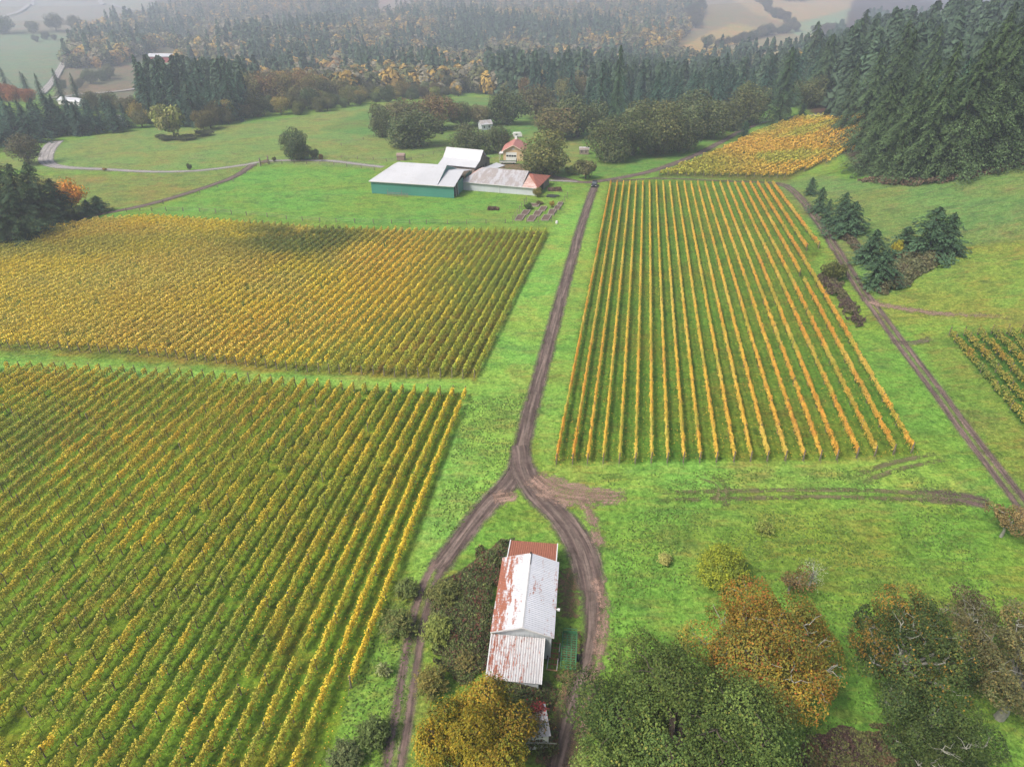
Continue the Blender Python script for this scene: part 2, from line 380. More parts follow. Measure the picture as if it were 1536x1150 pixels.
# roads and tracks, each strip a few millimetres above the one below
strip('gravel_road', [(893, 277), (882, 308), (870, 345), (859, 385), (846, 430), (832, 482), (815, 545), (800, 600), (787, 650), (779, 690), (764, 722), (735, 752), (702, 792), (670, 835), (648, 865)],
      [1.35] * 9 + [1.4, 1.6, 1.6, 1.4, 1.3, 1.25], GRAVEL, .03, 1.2, (0, 3))
strip('gravel_road', [(670, 835), (650, 862), (634, 905), (622, 955), (612, 1020), (601, 1085), (590, 1150), (578, 1230)], 1.25, TWORUT, .04, 1.2, (3, 0))
strip('gravel_road', [(779, 668), (786, 705), (808, 742), (838, 772), (864, 808), (881, 850), (889, 900), (886, 960), (872, 1020), (853, 1080), (835, 1150), (822, 1220)],
      [1.2, 1.9, 2.0, 1.7, 2.1, 2.0, 1.2, .75, .75, .8, .9, .9], GRAVEL, .045, 1.2)
strip('dirt_patch', [(798, 710), (830, 734), (880, 743), (955, 744)], [1.3, 2.6, 2.1, .7], PINK, .062, .8, (2, 5))
strip('dirt_patch', [(735, 748), (755, 745), (780, 742)], [.4, 1.3, .5], PINK, .058, .8, (1, 1))
strip('dirt_patch', [(893, 860), (905, 900), (903, 950), (896, 1000), (884, 1050), (872, 1120)], [.4, .55, .5, .5, .4, .35], PINK, .066, .8, (2, 3))
strip('dirt_patch', [(872, 745), (892, 790), (900, 830)], [.4, .6, .4], PINK, .07, .8, (2, 3))
strip('leaf_litter', [(862, 930), (858, 1010), (852, 1080), (835, 1160)], [.8, 1.2, 2., 2.2], DARKEARTH, .015, .8, (3, 1))
strip('leaf_litter', [(860, 850), (852, 880), (850, 930)], [.6, 1.3, .6], DARKEARTH, .018, .8, (1, 1))
strip('farm_road', [(770, 262), (800, 262), (840, 268), (868, 273), (893, 274)], [2.5, 2.5, 2.5, 1.7, 1.7], GRAVEL, .03, 2, (3, 0))
strip('farm_yard', [(742, 250), (775, 250), (805, 257), (835, 262)], [4.5, 5., 6, 4], DARKEARTH, .012, 2, (4, 4))
strip('concrete_apron', [(824, 271), (848, 272), (866, 273)], [1., 1.2, .9], LANE, .05, 1.2)
strip('farm_road', [(885, 274), (925, 268), (965, 260), (1005, 248), (1045, 232), (1082, 213), (1112, 197), (1140, 185)], 1.7, GRAVEL, .05, 2)
strip('farm_road', [(1136, 187), (1165, 179), (1200, 175), (1250, 171)], 1.9, LANE, .07, 3, (4, 10))
strip('gravel_lane', [(575, 251), (540, 247), (500, 242), (460, 241), (400, 242), (372, 247), (300, 256), (230, 258), (150, 254), (92, 251), (70, 243), (72, 226), (84, 212)], [1.7] * 9 + [2.2, 2.8, 3., 3.2], LANE, .04, 3)
strip('farm_track', [(380, 247), (350, 266), (300, 284), (245, 301), (200, 312), (120, 328), (60, 348)], [1.5] * 5 + [1.2, 1.2], GRAVEL, .05, 2.5)
strip('farm_track', [(905, 274), (985, 268), (1090, 272), (1150, 274), (1178, 279), (1200, 297), (1222, 325), (1245, 360), (1265, 392), (1285, 425), (1303, 452)], [.9, .9, 1., 1.1] + [1.35] * 7, MUDTRK, .03, 2, (6, 0))
strip('farm_track', [(1300, 446), (1325, 480), (1356, 522), (1400, 580), (1450, 648), (1500, 713), (1530, 752), (1570, 810)], 1.35, TWORUT, .06, 1.4)
strip('farm_track', [(1303, 450), (1325, 458), (1360, 464), (1400, 470), (1470, 474), (1560, 480)], [1.2, 1.1, 1., .7, .7, .7], PINK, .08, 1.4, (2, 20))
strip('farm_track', [(1330, 512), (1370, 515), (1410, 503)], [.7, .6, .5], MUDTRK, .09, 1.4, (2, 6))
strip('wheel_ruts', [(905, 748), (1000, 744), (1100, 742), (1200, 740), (1300, 741), (1400, 746), (1490, 755)], 1.15, FAINT, .03, 1.4, (26, 10))
strip('wheel_ruts', [(1320, 738), (1400, 742), (1450, 748), (1495, 758)], 1.2, MUDTRK, .05, 1.4, (16, 2))
strip('wheel_ruts', [(1040, 712), (1075, 722), (1085, 745), (1070, 765)], .9, FAINT, .035, 1.2, (4, 4))
strip('wheel_ruts', [(1270, 725), (1340, 700), (1430, 680)], 1.1, FAINT, .04, 1.2, (8, 8))
strip('country_road', [(97, 93), (85, 115), (72, 132), (62, 142)], 3.2, LANE, .3, 8)
strip('country_road', [(70, 149), (120, 143), (180, 138), (235, 128)], 2.6, LANE, .3, 8)
strip('country_road', [(146, -12), (152, 7), (175, 11), (200, 17)], 6, LANE, .4, 20)
strip('country_road', [(50, 2), (40, 12), (0, 28)], 4, LANE, .4, 20)

# ------------------------------------------------------------------ leaf cards and tubes
def cards(C, size, nrm=None, tilt=.7, asp=1.0, up=None, rng=RNG):
    """one small four-cornered leaf clump per centre; nrm = preferred normals, tilt = how far they stray"""
    n = len(C); size = np.broadcast_to(size, (n,))
    r = rng.normal(size=(n, 3)); r /= np.linalg.norm(r, axis=1)[:, None]
    if nrm is not None:
        r = nrm + tilt * r; r /= np.linalg.norm(r, axis=1)[:, None] + 1e-9
    t = rng.normal(size=(n, 3)) if up is None else up + .25 * rng.normal(size=(n, 3))
    a = np.cross(r, t); a /= np.linalg.norm(a, axis=1)[:, None] + 1e-9
    b = np.cross(r, a)
    s = size[:, None] * .5; j = rng.uniform(.6, 1.25, (n, 4, 1)); k = rng.uniform(-.28, .28, (n, 4, 1)) * s[:, None]
    q = np.stack([-a * s * .75 - b * s * asp * .6, a * s * .8 - b * s * asp * .7, a * s * .6 + b * s * asp, -a * s * .7 + b * s * asp * .85], 1) * j + r[:, None] * k
    return (C[:, None] + q).reshape(-1, 3)
def rep4(c): return np.repeat(c, 4, axis=0)
def ipt(a, t): return a[0] + (a[1] - a[0]) * t

# ------------------------------------------------------------------ vineyards
post_me = MB().add(*(lambda b: (b.v, b.f))(MB().box(-.055, .055, -.055, .055, -.4, 1.85))).mesh('post')
endpost_me = MB().tube([(0, 0, -.4), (.0, .0, 2.0)], .085, 6).tube([(0, -.9, 0), (0, 0, 1.5)], .02, 4).mesh('end_post')
YEL = np.array([.76, .55, .06]); OLV = np.array([.36, .38, .06]); DGR = np.array([.15, .19, .05]); ORA = np.array([.72, .36, .055]); RUS = np.array([.46, .22, .06])
PALY = np.array([.66, .54, .12])
def mixc(a, b, t): t = np.clip(t, 0, 1)[:, None]; return a * (1 - t) + b * t
def smooth(a, b, x): t = np.clip((x - a) / (b - a), 0, 1); return t * t * (3 - 2 * t)
def px_of(x, y, z):
    z = z - H; dep = y * math.cos(PITCH) - z * math.sin(PITCH); up = y * math.sin(PITCH) + z * math.cos(PITCH)
    return 768 + F * x / dep, 575 - F * up / dep
# colour of the leaves over each block, as regions of the ground (world space, from corner points of the photograph)
def blob(x, y, c, r):                               # soft region round ground point c
    g = G(*c); gx = G(c[0] + r[0], c[1]); gy = G(c[0], c[1] - r[1]); rx = abs(gx[0] - g[0]); ry = abs(gy[1] - g[1])
    return np.exp(-(((x - g[0]) / rx) ** 2 + ((y - g[1]) / ry) ** 2))
def col_right(x, y, e):
    g0 = G(1369, 677)[0]; t = (x - .17 * y)         # orange towards the right-hand edge, yellow-gold in the middle
    o = smooth(16, 44, t)
    c = mixc(np.tile(YEL * (.95, .88, 1.2), (len(x), 1)), ORA * (.92, .95, 1.1), .15 + .75 * o + .5 * (vn(x * 3, y, 9, 3) - .5) + e * .4)
    c = mixc(c, RUS, smooth(.62, .8, vn(x * 2, y, 6, 8)) * .4 + .5 * smooth(44, 50, t) * vn(x, y, 8, 5))
    c = mixc(c, ORA * .9, smooth(0, -6, t - 0) * .9)
    c = mixc(c, PALY, smooth(.5, .7, vn(x * 2, y, 11, 52)) * .6)
    return mixc(c, OLV, smooth(.52, .72, vn(x * 2, y, 7, 12)) * .6)
def col_ul(x, y, e):
    left = smooth(-10, -72, x - .19 * (y - 110) - 0)   # 0 at the right edge, 1 in the golden part
    n = vn(x, y, 26, 21, 3)
    c = mixc(np.tile(OLV * (.92, 1.05, 1), (len(x), 1)), YEL * (1.05, 1.13, 1.1), left * 1.35 + (n - .5) * 1.0 + e * .45)
    c = mixc(c, PALY, smooth(.2, .7, left) * .9 * smooth(.3, .6, vn(x, y, 14, 31)))
    c = mixc(c, YEL * (1.05, .95, 1), blob(x, y, (590, 385), (60, 45)) * .9 + blob(x, y, (480, 480), (160, 45)) * .5)
    c = mixc(c, DGR * 1.1, blob(x, y, (455, 362), (100, 26)) * 1.5 * smooth(.25, .5, vn(x, y, 10, 4)))
    c = mixc(c, OLV * .9, blob(x, y, (120, 372), (160, 20)) * .7 + blob(x, y, (20, 350), (60, 30)) * .8)
    c = mixc(c, ORA * (1, 1.15, 1), smooth(.55, .75, vn(x, y, 13, 77)) * .3 * smooth(.1, .6, left) + blob(x, y, (270, 490), (150, 30)) * .25)
    return mixc(c, PALY * 1.05, blob(x, y, (130, 440), (190, 60)) * .6)
def col_ll(x, y, e):
    right = smooth(-30, -12, x - .155 * (y - 45))
    c = mixc(np.tile(OLV * (1.25, 1.15, 1), (len(x), 1)), DGR * 1.4, smooth(.45, .72, vn(x, y, 17, 5)) * .5)
    c = mixc(c, YEL, .18 + right * .85 + (vn(x, y, 6, 15) - .5) * 1.5 + e * .45)
    c = mixc(c, YEL * .95, blob(x, y, (60, 590), (130, 25)) * .6)
    c = mixc(c, RUS * (1.3, 1.5, 1.3), smooth(.5, .72, vn(x, y, 9, 25)) * .2 * smooth(.5, 0, right) + blob(x, y, (300, 640), (190, 50)) * .22)
    return mixc(c, YEL * (1, .9, 1), smooth(-16, -12, x - .155 * (y - 45)) * .5)
def col_ur(x, y, e):
    c = mixc(np.tile(YEL * (.95, .9, 1.3), (len(x), 1)), ORA * (1, 1.2, 1.5), .3 + vn(x, y, 30, 5) * .6 + e * .4)
    c = mixc(c, OLV * 1.25, smooth(.42, .62, vn(x, y, 22, 9)) * .8)
    return mixc(c, OLV, blob(x, y, (1060, 248), (70, 22)) * .8 + blob(x, y, (1130, 192), (60, 12)))
def col_fr(x, y, e):
    c = mixc(np.tile(DGR * 1.15, (len(x), 1)), OLV * (.8, .65, .8), vn(x, y, 7, 5) * 1.4 + e * .4)
    return mixc(c, ORA * .55, .5 * smooth(.6, .74, vn(x, y, 5, 9)) * .8)
ORD = ['first', 'second', 'third', 'fourth', 'fifth', 'sixth', 'seventh', 'eighth', 'ninth', 'tenth', 'eleventh', 'twelfth', 'thirteenth', 'fourteenth', 'fifteenth', 'sixteenth', 'seventeenth', 'eighteenth', 'nineteenth']
TENS = {2: 'twent', 3: 'thirt', 4: 'fort', 5: 'fift', 6: 'sixt', 7: 'sevent', 8: 'eight', 9: 'ninet'}
def ordw(n):
    if n <= 19: return ORD[n - 1]
    t, u = divmod(n, 10)
    return TENS[t] + 'ieth' if u == 0 else TENS[t] + 'y ' + ORD[u - 1]
def vine_row(A, B, colf, seed, label, group, dens, csz, hgt=1.95, base=.75, wid=.30, gaps=.04, posts=0, gapat=None, ragged=.35, tan=None):
    """one trellised row of vines from ground point A to B: foliage, stems, posts"""
    rng = np.random.default_rng(seed); A = np.array(A[:2], float); B = np.array(B[:2], float)
    L = float(np.linalg.norm(B - A)); d = (B - A) / L; nr = np.array([d[1], -d[0]])
    if L < 3: return
    root = empty('vine_row', (A[0], A[1], float(tz(*A))), 0, label, 'vines', group)
    o3 = np.array([A[0], A[1], float(tz(*A))])
    n = int(L * dens); s = rng.uniform(0, L, n)
    vine = np.floor(s / 1.5).astype(int); nv = int(L / 1.5) + 2
    hv = 1 + ragged * (rng.uniform(-.6, .5, nv)); ev = rng.normal(0, .5, nv); gone = rng.random(nv) < gaps
    px = A[0] + d[0] * s; py = A[1] + d[1] * s
    thin = smooth(.68, .76, vn(px, py, 5, 300))       # weak patches in the block
    keep = ~gone[vine] & (rng.random(n) > thin * (1.6 if gaps > .03 else .4))
    if gapat: keep &= ~((s > gapat[0]) & (s < gapat[1]))
    s = s[keep]; vine = vine[keep]; px = px[keep]; py = py[keep]; n = len(s)
    ph = (s / 1.5 - vine - .5) * 2                     # -1..1 across one vine
    f = rng.uniform(0, 1, n) ** .75
    top = base + (hgt - base) * hv[vine] * (1 - .07 * ph ** 2) + .07 * np.sin(s * 2.3 + seed)
    h = base + (top - base) * f + rng.normal(0, .05, n)
    w = wid * (1 - .45 * f) * rng.normal(0, .75, n) + .05 * np.sin(s * 1.7)
    x = px + nr[0] * w; y = py + nr[1] * w
    C3 = np.stack([x, y, tz(x, y) + h], 1)
    col = colf(x, y, ev[vine]) * rng.uniform(.86, 1.14, (n, 1)) * (1 + rng.normal(0, .04, (n, 3)))
    low = smooth(.35, .0, f) * rng.random(n)          # lower leaves stay greener
    col = mixc(np.clip(col, .01, .9), OLV * .9, low * .8)
    nm = np.stack([nr[0] * np.sign(w) * .8, nr[1] * np.sign(w) * .8, .95 + 0 * w], 1)
    V = cards(C3 - o3, csz * rng.uniform(.7, 1.35, n), nm, .9, rng=rng)
    k = np.arange(.75, L, 1.5); k = k[~gone[(k / 1.5).astype(int)]]          # woody stems under the leaves, part of the plants
    sx = A[0] + d[0] * k; sy = A[1] + d[1] * k; b3 = np.stack([sx, sy, tz(sx, sy)], 1) - o3
    for ax in ((nr[0], nr[1], 0), (d[0], d[1], 0)):
        a3 = np.array(ax) * .035
        V = np.concatenate([V, np.stack([b3 - a3, b3 + a3, b3 + a3 + (0, 0, base + .35), b3 - a3 + (0, 0, base + .35)], 1).reshape(-1, 3)])
        col = np.concatenate([col, np.tile([.06, .045, .035], (len(k), 1))])
    me = qmesh('foliage', V, rep4(col)); ob('foliage', me, VINE, root)
    if posts:
        for q in np.arange(posts, L - 1, posts):
            xx, yy = A + d * q; p = ob('post', post_me, POST, root); p.location = [float(v) for v in np.array([xx, yy, float(tz(xx, yy))]) - o3]
    for q, sg in ((0, 1), (L, -1)):
        xx, yy = A + d * q; p = ob('end_post', endpost_me, POST, root)
        p.location = [float(v) for v in np.array([xx, yy, float(tz(xx, yy))]) - o3]; p.rotation_euler[2] = math.atan2(-d[0] * sg, d[1] * sg)
# right block: twenty-two long rows and two short ones, ends read off the photograph
RB = [834.6, 858.8, 881, 904.4, 928.5, 952.5, 976.3, 1000.4, 1024.5, 1049, 1074, 1100, 1125, 1150, 1177, 1204, 1229, 1254, 1284, 1311, 1339, 1366]
RT = [916, 925.5, 935, 944.5, 954, 964, 974, 984, 994, 1004, 1014.5, 1025.5, 1035.7, 1045.8, 1056.5, 1067.5, 1079, 1090, 1101, 1112.5, 1124, 1135]
for i, (b, t) in enumerate(zip(RB, RT)):
    A = G(b, np.interp(b, [834, 1074, 1250, 1370], [696, 693, 690, 679])); B = G(t, 278)
    side = 'counted from the gravel lane'
    vine_row(A, B, col_right, 100 + i, 'golden vine row right of the lane, %s from it' % ordw(i + 1), 'vine rows of the block right of the lane',
             125, .17, 1.85, .75, .20, .0, 7.5, (71, 75) if i == 20 else None, .3)
for i, (t, b) in enumerate((((1146.5, 278), (1209, 377)), ((1157.5, 278), (1227, 373)))):
    vine_row(G(*b), G(*t), col_right, 140 + i, 'short orange vine row ending half way, %s at the far corner' % ('inner one' if i == 0 else 'outer one'),
             'vine rows of the block right of the lane', 75, .24, 1.9, .8, .24, .0, 7.5)
# parallel rows cut by the outline of a block
def block(outline, p_edge, direction, spacing, count, fn, ext=None):
    poly = WP(*outline); poly = [p[:2] for p in poly]
    d = np.array(direction, float); d /= np.linalg.norm(d); nr = np.array([-d[1], d[0]])  # towards the left
    for i in range(count):
        o = np.array(p_edge[:2]) + nr * spacing * i
        s = np.arange(-160, 260, .5); X = o[0] + d[0] * s; Y = o[1] + d[1] * s
        m = inpoly(X, Y, poly)
        if not m.any(): continue
        k = np.flatnonzero(m); runs = np.split(k, np.flatnonzero(np.diff(k) > 1) + 1); k = max(runs, key=len)
        a, b = s[k[0]], s[k[-1]]
        if b - a < 4: continue
        fn(i, o + d * a, o + d * b)
a_, b_ = G(700, 591), G(517, 1060); dLL = (a_ - b_)[:2]; c_ = G(481, 579); nl = np.array([-dLL[1], dLL[0]]) / np.linalg.norm(dLL)
spLL = abs(float((c_ - a_)[:2] @ nl)) / 12
block(((702, 592), (600, 589), (500, 583), (400, 574), (300, 566), (150, 558), (0, 553), (-420, 528), (-1200, 900), (-1200, 1900), (415, 1260), (480, 1150)),
      a_ + np.array([-.05, 0, 0]), dLL, spLL, 44,
      lambda i, A, B: vine_row(A, B, col_ll, 200 + i, 'green and yellow vine row, %s from the lane verge in the near left block' % ordw(i + 1),
                               'vine rows of the near left block', 150, .175, 1.95, .65, .25, .025, 6., ragged=.34))
a_, b_ = G(712, 567), G(819, 350); dUL = (b_ - a_)[:2]; nl = np.array([-dUL[1], dUL[0]]) / np.linalg.norm(dUL)
c_ = G(648, 349); spUL = abs(float((c_ - b_)[:2] @ nl)) / 16
block(((716, 568), (600, 566), (500, 561), (400, 554), (300, 543), (200, 533), (100, 527), (0, 523), (-420, 490), (-420, 420), (-300, 392), (-60, 378), (0, 366), (60, 347), (150, 333), (230, 328), (370, 338), (480, 346), (600, 349), (823, 350)),
      a_, dUL, spUL, 96,
      lambda i, A, B: vine_row(A, B, col_ul, 400 + i, 'vine row, %s from the grass strip beside the lane in the upper left block' % ordw(i + 1),
                               'vine rows of the upper left block', 64, .26, 1.95, .6, .27, .012, 0, ragged=.28))
a_ = G(1428, 512)
block(((1422, 503), (1480, 500), (1536, 498), (1760, 470), (1900, 900), (1545, 665)), a_ + np.array([.3, 0, 0]), (G(1545, 655) - a_)[:2] * -1, -2.35, 14,
      lambda i, A, B: vine_row(A, B, col_fr, 600 + i, 'olive vine row, %s from the two wheel track at the right edge' % ordw(i + 1),
                               'vine rows at the right edge', 50, .27, 2.0, .6, .34, .02, 6., ragged=.5))
# upper right block runs across the slope
a_, b_ = G(985, 263), G(1215, 262)
block(((983, 264), (1180, 267), (1228, 250), (1290, 222), (1320, 200), (1300, 176), (1240, 174), (1195, 178), (1140, 198), (1080, 227), (1030, 247)), G(1225, 262) + np.array([0, 3, 0]),
      (G(1145, 197) - G(1225, 262))[:2], 2.35, 1, lambda *a: None)
dUR = (G(1300, 178) - G(1130, 266))[:2]
block(((983, 264), (1180, 267), (1228, 250), (1290, 222), (1320, 200), (1300, 176), (1240, 174), (1195, 178), (1140, 198), (1080, 227), (1030, 247)), G(1290, 232), dUR, 2.6, 60,
      lambda i, A, B: vine_row(A, B, col_ur, 700 + i, 'hazy gold vine row, %s from the fir wood in the block beyond the track' % ordw(i + 1),
                               'vine rows of the sloping upper right block', 17, .58, 2.0, .6, .4, .02, 0, ragged=.4))
# fallen leaves under the golden rows: uncountable
def fallen():
    n = 26000; rng = np.random.default_rng(77); P = []
    poly = [p[:2] for p in WP((830, 698), (1380, 682), (1130, 275), (912, 277))]
    X = rng.uniform(0, 95, n); Y = rng.uniform(80, 240, n); m = inpoly(X, Y, poly) & (rng.random(n) < np.clip(1.4 - (Y - 80) / 110, .25, 1)); X, Y = X[m], Y[m]
    poly = [p[:2] for p in WP((700, 592), (480, 586), (250, 1150), (480, 1150))]
    x2 = rng.uniform(-60, 0, 9000); y2 = rng.uniform(34, 104, 9000); m = inpoly(x2, y2, poly); X = np.r_[X, x2[m]]; Y = np.r_[Y, y2[m]]
    P = np.stack([X, Y, tz(X, Y) + .04], 1); n = len(P)
    V = cards(P, rng.uniform(.08, .17, n), np.tile([0, 0, 1.], (n, 1)), .3, rng=rng)
    c = mixc(np.tile(YEL, (n, 1)), ORA, rng.random(n)) * rng.uniform(.6, 1.1, (n, 1))
    tag(ob('fallen_leaves', qmesh('fallen_leaves', V, rep4(c)), VINE), 'yellow leaves fallen on the grass between the vine rows', 'leaves', kind='stuff')
fallen()

# ------------------------------------------------------------------ trees
def limb(rng, a, b, r0, r1, wob=.08, seg=5):
    a = np.array(a, float); b = np.array(b, float); L = np.linalg.norm(b - a); P = []
    for i in range(seg + 1):
        t = i / seg; P.append(a + (b - a) * t + rng.normal(0, wob * L * .5, 3) * math.sin(math.pi * t) * (1, 1, .5))
    return P, [r0 + (r1 - r0) * i / seg for i in range(seg + 1)]
def broadleaf(seed, R, Ht, n, card, cols, lobes=16, airy=0., clear=.22, lift=.18, flat=1., lobr=.38, limbs=7, weights=None, mottled=.5):
    """returns crown mesh and trunk mesh; cols: leaf colours, chosen per leaf clump (lobe) and jittered per leaf"""
    rng = np.random.default_rng(seed); cols = np.array(cols, float); cz = Ht * (clear + (1 - clear) * .5); rz = Ht * (1 - clear) * .5
    Lc = []; tries = 0
    while len(Lc) < lobes and tries < 4000:
        tries += 1; v = rng.normal(size=3); v /= np.linalg.norm(v); v[2] = v[2] * (.98 - lift) + lift
        rr = rng.uniform(.45, .78)
        p = v * rr * (R, R, rz)
        if all(np.linalg.norm((p - q[0]) / (R, R, rz)) > (.32 if lobes < 24 else .22) for q in Lc): Lc.append((p, rng.uniform(.75, 1.2) * lobr * R))
    Lc.append((np.zeros(3), R * .5))
    K = len(Lc); wts = np.array([q[1] ** 2 for q in Lc]); wts /= wts.sum()
    li = rng.choice(K, n, p=wts); v = rng.normal(size=(n, 3)); v /= np.linalg.norm(v, axis=1)[:, None]
    rr = rng.uniform(.55, 1.05, n) ** .6
    c = np.array([q[0] for q in Lc])[li]; r = np.array([q[1] for q in Lc])[li]
    squash = np.array([1, 1, min(1.0, .85 * rz / R + .15)])
    P = c + v * (r * rr)[:, None] * squash
    # break the lobes into sprays
    nz = vn(P[:, 0] + P[:, 2] * .7 + 50, P[:, 1] - P[:, 2] * .6 + 50, R * (.16 if airy < .4 else .21), seed % 97, 2)
    P = P + v * ((nz - .5) * R * .30)[:, None]
    if airy > 0: k = nz > airy; P, v, li, nz = P[k], v[k], li[k], nz[k]
    P[:, 2] += cz; k = P[:, 2] > Ht * clear * .45; P, v, li, nz = P[k], v[k], li[k], nz[k]; n = len(P)
    lobecol = rng.choice(len(cols), K, p=weights); ci = np.where(rng.random(n) < mottled, rng.choice(len(cols), n, p=weights), lobecol[li])
    col = cols[ci] * rng.uniform(.8, 1.2, (n, 1)) * (rng.uniform(.68, 1.3, K)[li])[:, None]
    V = cards(P, card * rng.uniform(.6, 1.4, n), v + (0, 0, .35), .8, rng=rng)
    crown = qmesh('crown', V, rep4(np.clip(col, .004, .9)))
    m = MB(); r0 = max(.12, R * .065)
    P0, Rr = limb(rng, (0, 0, -.5), (rng.normal(0, .03 * R), rng.normal(0, .03 * R), cz), r0 * 1.15, r0 * .5, .03); m.tube(P0, Rr, 7)
    for q in sorted(Lc[:-1], key=lambda q: q[0][2])[:limbs * 2:2] if limbs < 12 else Lc[:-1]:
        st = rng.uniform(.45, .95); s0 = np.array([0, 0, Ht * clear + (cz - Ht * clear) * st * .6])
        e = q[0] + (0, 0, cz); Pp, Rp = limb(rng, s0, e, r0 * .45, r0 * .1, .12); m.tube(Pp, Rp, 5)
        if limbs >= 12:                                # bare twigs breaking the surface
            for _ in range(3):
                w = rng.normal(size=3); w /= np.linalg.norm(w); w[2] = abs(w[2]) * .8
                Pp, Rp = limb(rng, e - w * .1, e + w * q[1] * rng.uniform(.8, 1.2), r0 * .11, r0 * .03, .2); m.tube(Pp, Rp, 4)
    return crown, m.mesh('trunk')
def conifer(seed, Ht, R, card, nb=70, per=16, droop=.35, clear=.06, lean=.12, col=(.030, .062, .034), power=.75, ragged=.35):
    rng = np.random.default_rng(seed); PP = []; NN = []; UU = []; CC = []; SS = []
    side = rng.uniform(0, 6.28); tw = []
    for b in range(nb):
        f = (b + rng.random()) / nb; f = f ** 1.05; z = Ht * (clear + (1 - clear) * f)
        az = b * 2.399 + rng.normal(0, .3)
        L = R * ((1 - f) ** power) * (1 + ragged * rng.normal(0, .7)) * (1 + lean * math.cos(az - side)) + .15 * R * (1 - f) * .3 + .02 * Ht * .3
        L = max(L, .25)
        dirv = np.array([math.cos(az), math.sin(az)]); t = rng.uniform(.12, 1.0, per) ** .8
        zz = z - droop * L * t ** 1.6 + .10 * L * np.sin(t * 3.1)
        w = rng.normal(0, .13, per) * L * (1.15 - t * .7)
        x = dirv[0] * L * t - dirv[1] * w; y = dirv[1] * L * t + dirv[0] * w
        PP.append(np.stack([x, y, zz + rng.normal(0, .02 * R, per)], 1)); NN.append(np.tile([dirv[0] * .35, dirv[1] * .35, 1.0], (per, 1)))
        UU.append(np.tile([dirv[0], dirv[1], -.45], (per, 1)))
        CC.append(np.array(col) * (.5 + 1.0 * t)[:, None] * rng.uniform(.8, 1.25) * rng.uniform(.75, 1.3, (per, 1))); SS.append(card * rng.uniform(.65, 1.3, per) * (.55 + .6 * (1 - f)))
        if b % 3 == 0: tw.append((z, dirv * L * .7, z - droop * L * .5))
    # a dense inner column so that no sky-line shows through the stem
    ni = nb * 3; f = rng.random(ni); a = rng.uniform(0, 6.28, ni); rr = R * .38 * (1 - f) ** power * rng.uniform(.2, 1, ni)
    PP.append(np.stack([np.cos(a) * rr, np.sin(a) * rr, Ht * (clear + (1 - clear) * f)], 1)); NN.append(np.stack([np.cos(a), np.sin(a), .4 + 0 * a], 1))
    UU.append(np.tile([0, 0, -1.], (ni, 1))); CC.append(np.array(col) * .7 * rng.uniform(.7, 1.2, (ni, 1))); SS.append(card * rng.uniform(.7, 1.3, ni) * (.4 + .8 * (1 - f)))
    P = np.concatenate(PP); V = cards(P, np.concatenate(SS), np.concatenate(NN), .35, 1.5, np.concatenate(UU), rng)
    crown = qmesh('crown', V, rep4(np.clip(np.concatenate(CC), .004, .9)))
    m = MB(); m.tube([(0, 0, -.6), (0, 0, Ht * .5), (0, 0, Ht * .98)], [Ht * .014 + .06, Ht * .009, .03], 6)
    for z, xy, z2 in tw[:22]: m.tube([(0, 0, z), (xy[0], xy[1], z2)], [.03 + Ht * .002, .02], 3)
    return crown, m.mesh('trunk')
def plant(kind, loc, tree, label, cat, group=None, s=1., rz=None, color=(1, 1, 1), mat=LEAF, bark=BARK, sink=0., sz=1.):
    root = empty(kind, (loc[0], loc[1], float(tz(loc[0], loc[1])) - sink), random.uniform(0, 6.28) if rz is None else rz, label, cat, group, (s, s, s * sz))
    c = ob('crown', tree[0], mat, root); c.color = (*color, 1)
    if tree[1] is not None: ob('trunk', tree[1], bark, root)
    return root
# --- prototypes shared by the middle distance and the woods
OAKC = [(.072, .095, .038), (.09, .112, .045), (.112, .118, .05), (.056, .076, .034)]
BRN = [(.125, .12, .055), (.15, .135, .06), (.098, .10, .046), (.12, .088, .046)]
oak_v = [broadleaf(900 + i, 8, 14.5, 9000, .50, OAKC, 28, .3, .02, lift=-.04) for i in range(4)]
brown_v = [broadleaf(920 + i, 8, 14.5, 8000, .50, BRN, 26, .3, .03, lift=.0) for i in range(3)]
fir_v = [conifer(940 + i, 26, 5.2, .55, 120, 46, .42, .05, .3, (.040, .075, .046), .7, .5) for i in range(6)]
bigfir_v = [conifer(960 + i, 34, 8.2, .42, 200, 115, .42, .03, .25, (.048, .074, .034), .62, .6) for i in range(4)]
smallfir_v = [conifer(980 + i, 6, 3.0, .24, 140, 44, .05, .02, .2, (.036, .070, .034), .6, .5) for i in range(3)]
OAK_G = 'oaks round the farmyard'
def at_crown(px, py, zc):                            # crown centre seen at the pixel, zc above the ground
    g = G(px, py)
    for _ in range(12): g = PZ(px, py, float(tz(g[0], g[1])) + zc)
    return g
def oak(px, base, r, label, kind='oak_tree', proto=None, color=(1, 1, 1), hr=1.0, cat='tree', group=None, top=None):
    """stands with its foot at pixel (px, base); r = crown half width in pixels; top = pixel row of the crown top"""
    g = G(px, base); R = r * mpp(g); hh = height_to(g, top + r * .16) if top else R * 1.75; color = [c * 1.3 for c in color]
    tr = proto or random.choice(oak_v)
    return plant(kind, g, tr, label, cat, group, R / 6.7, None, color, sz=hh / 14.5 / (R / 6.7))
def height_to(g, top):
    lo, hi = .2, 90.
    for _ in range(24):
        mid = (lo + hi) / 2
        if px_of(g[0], g[1], g[2] + mid)[1] < top: hi = mid
        else: lo = mid
    return lo
def mpp(g): return (g[1] * math.cos(PITCH) + (H - g[2]) * math.sin(PITCH)) / F
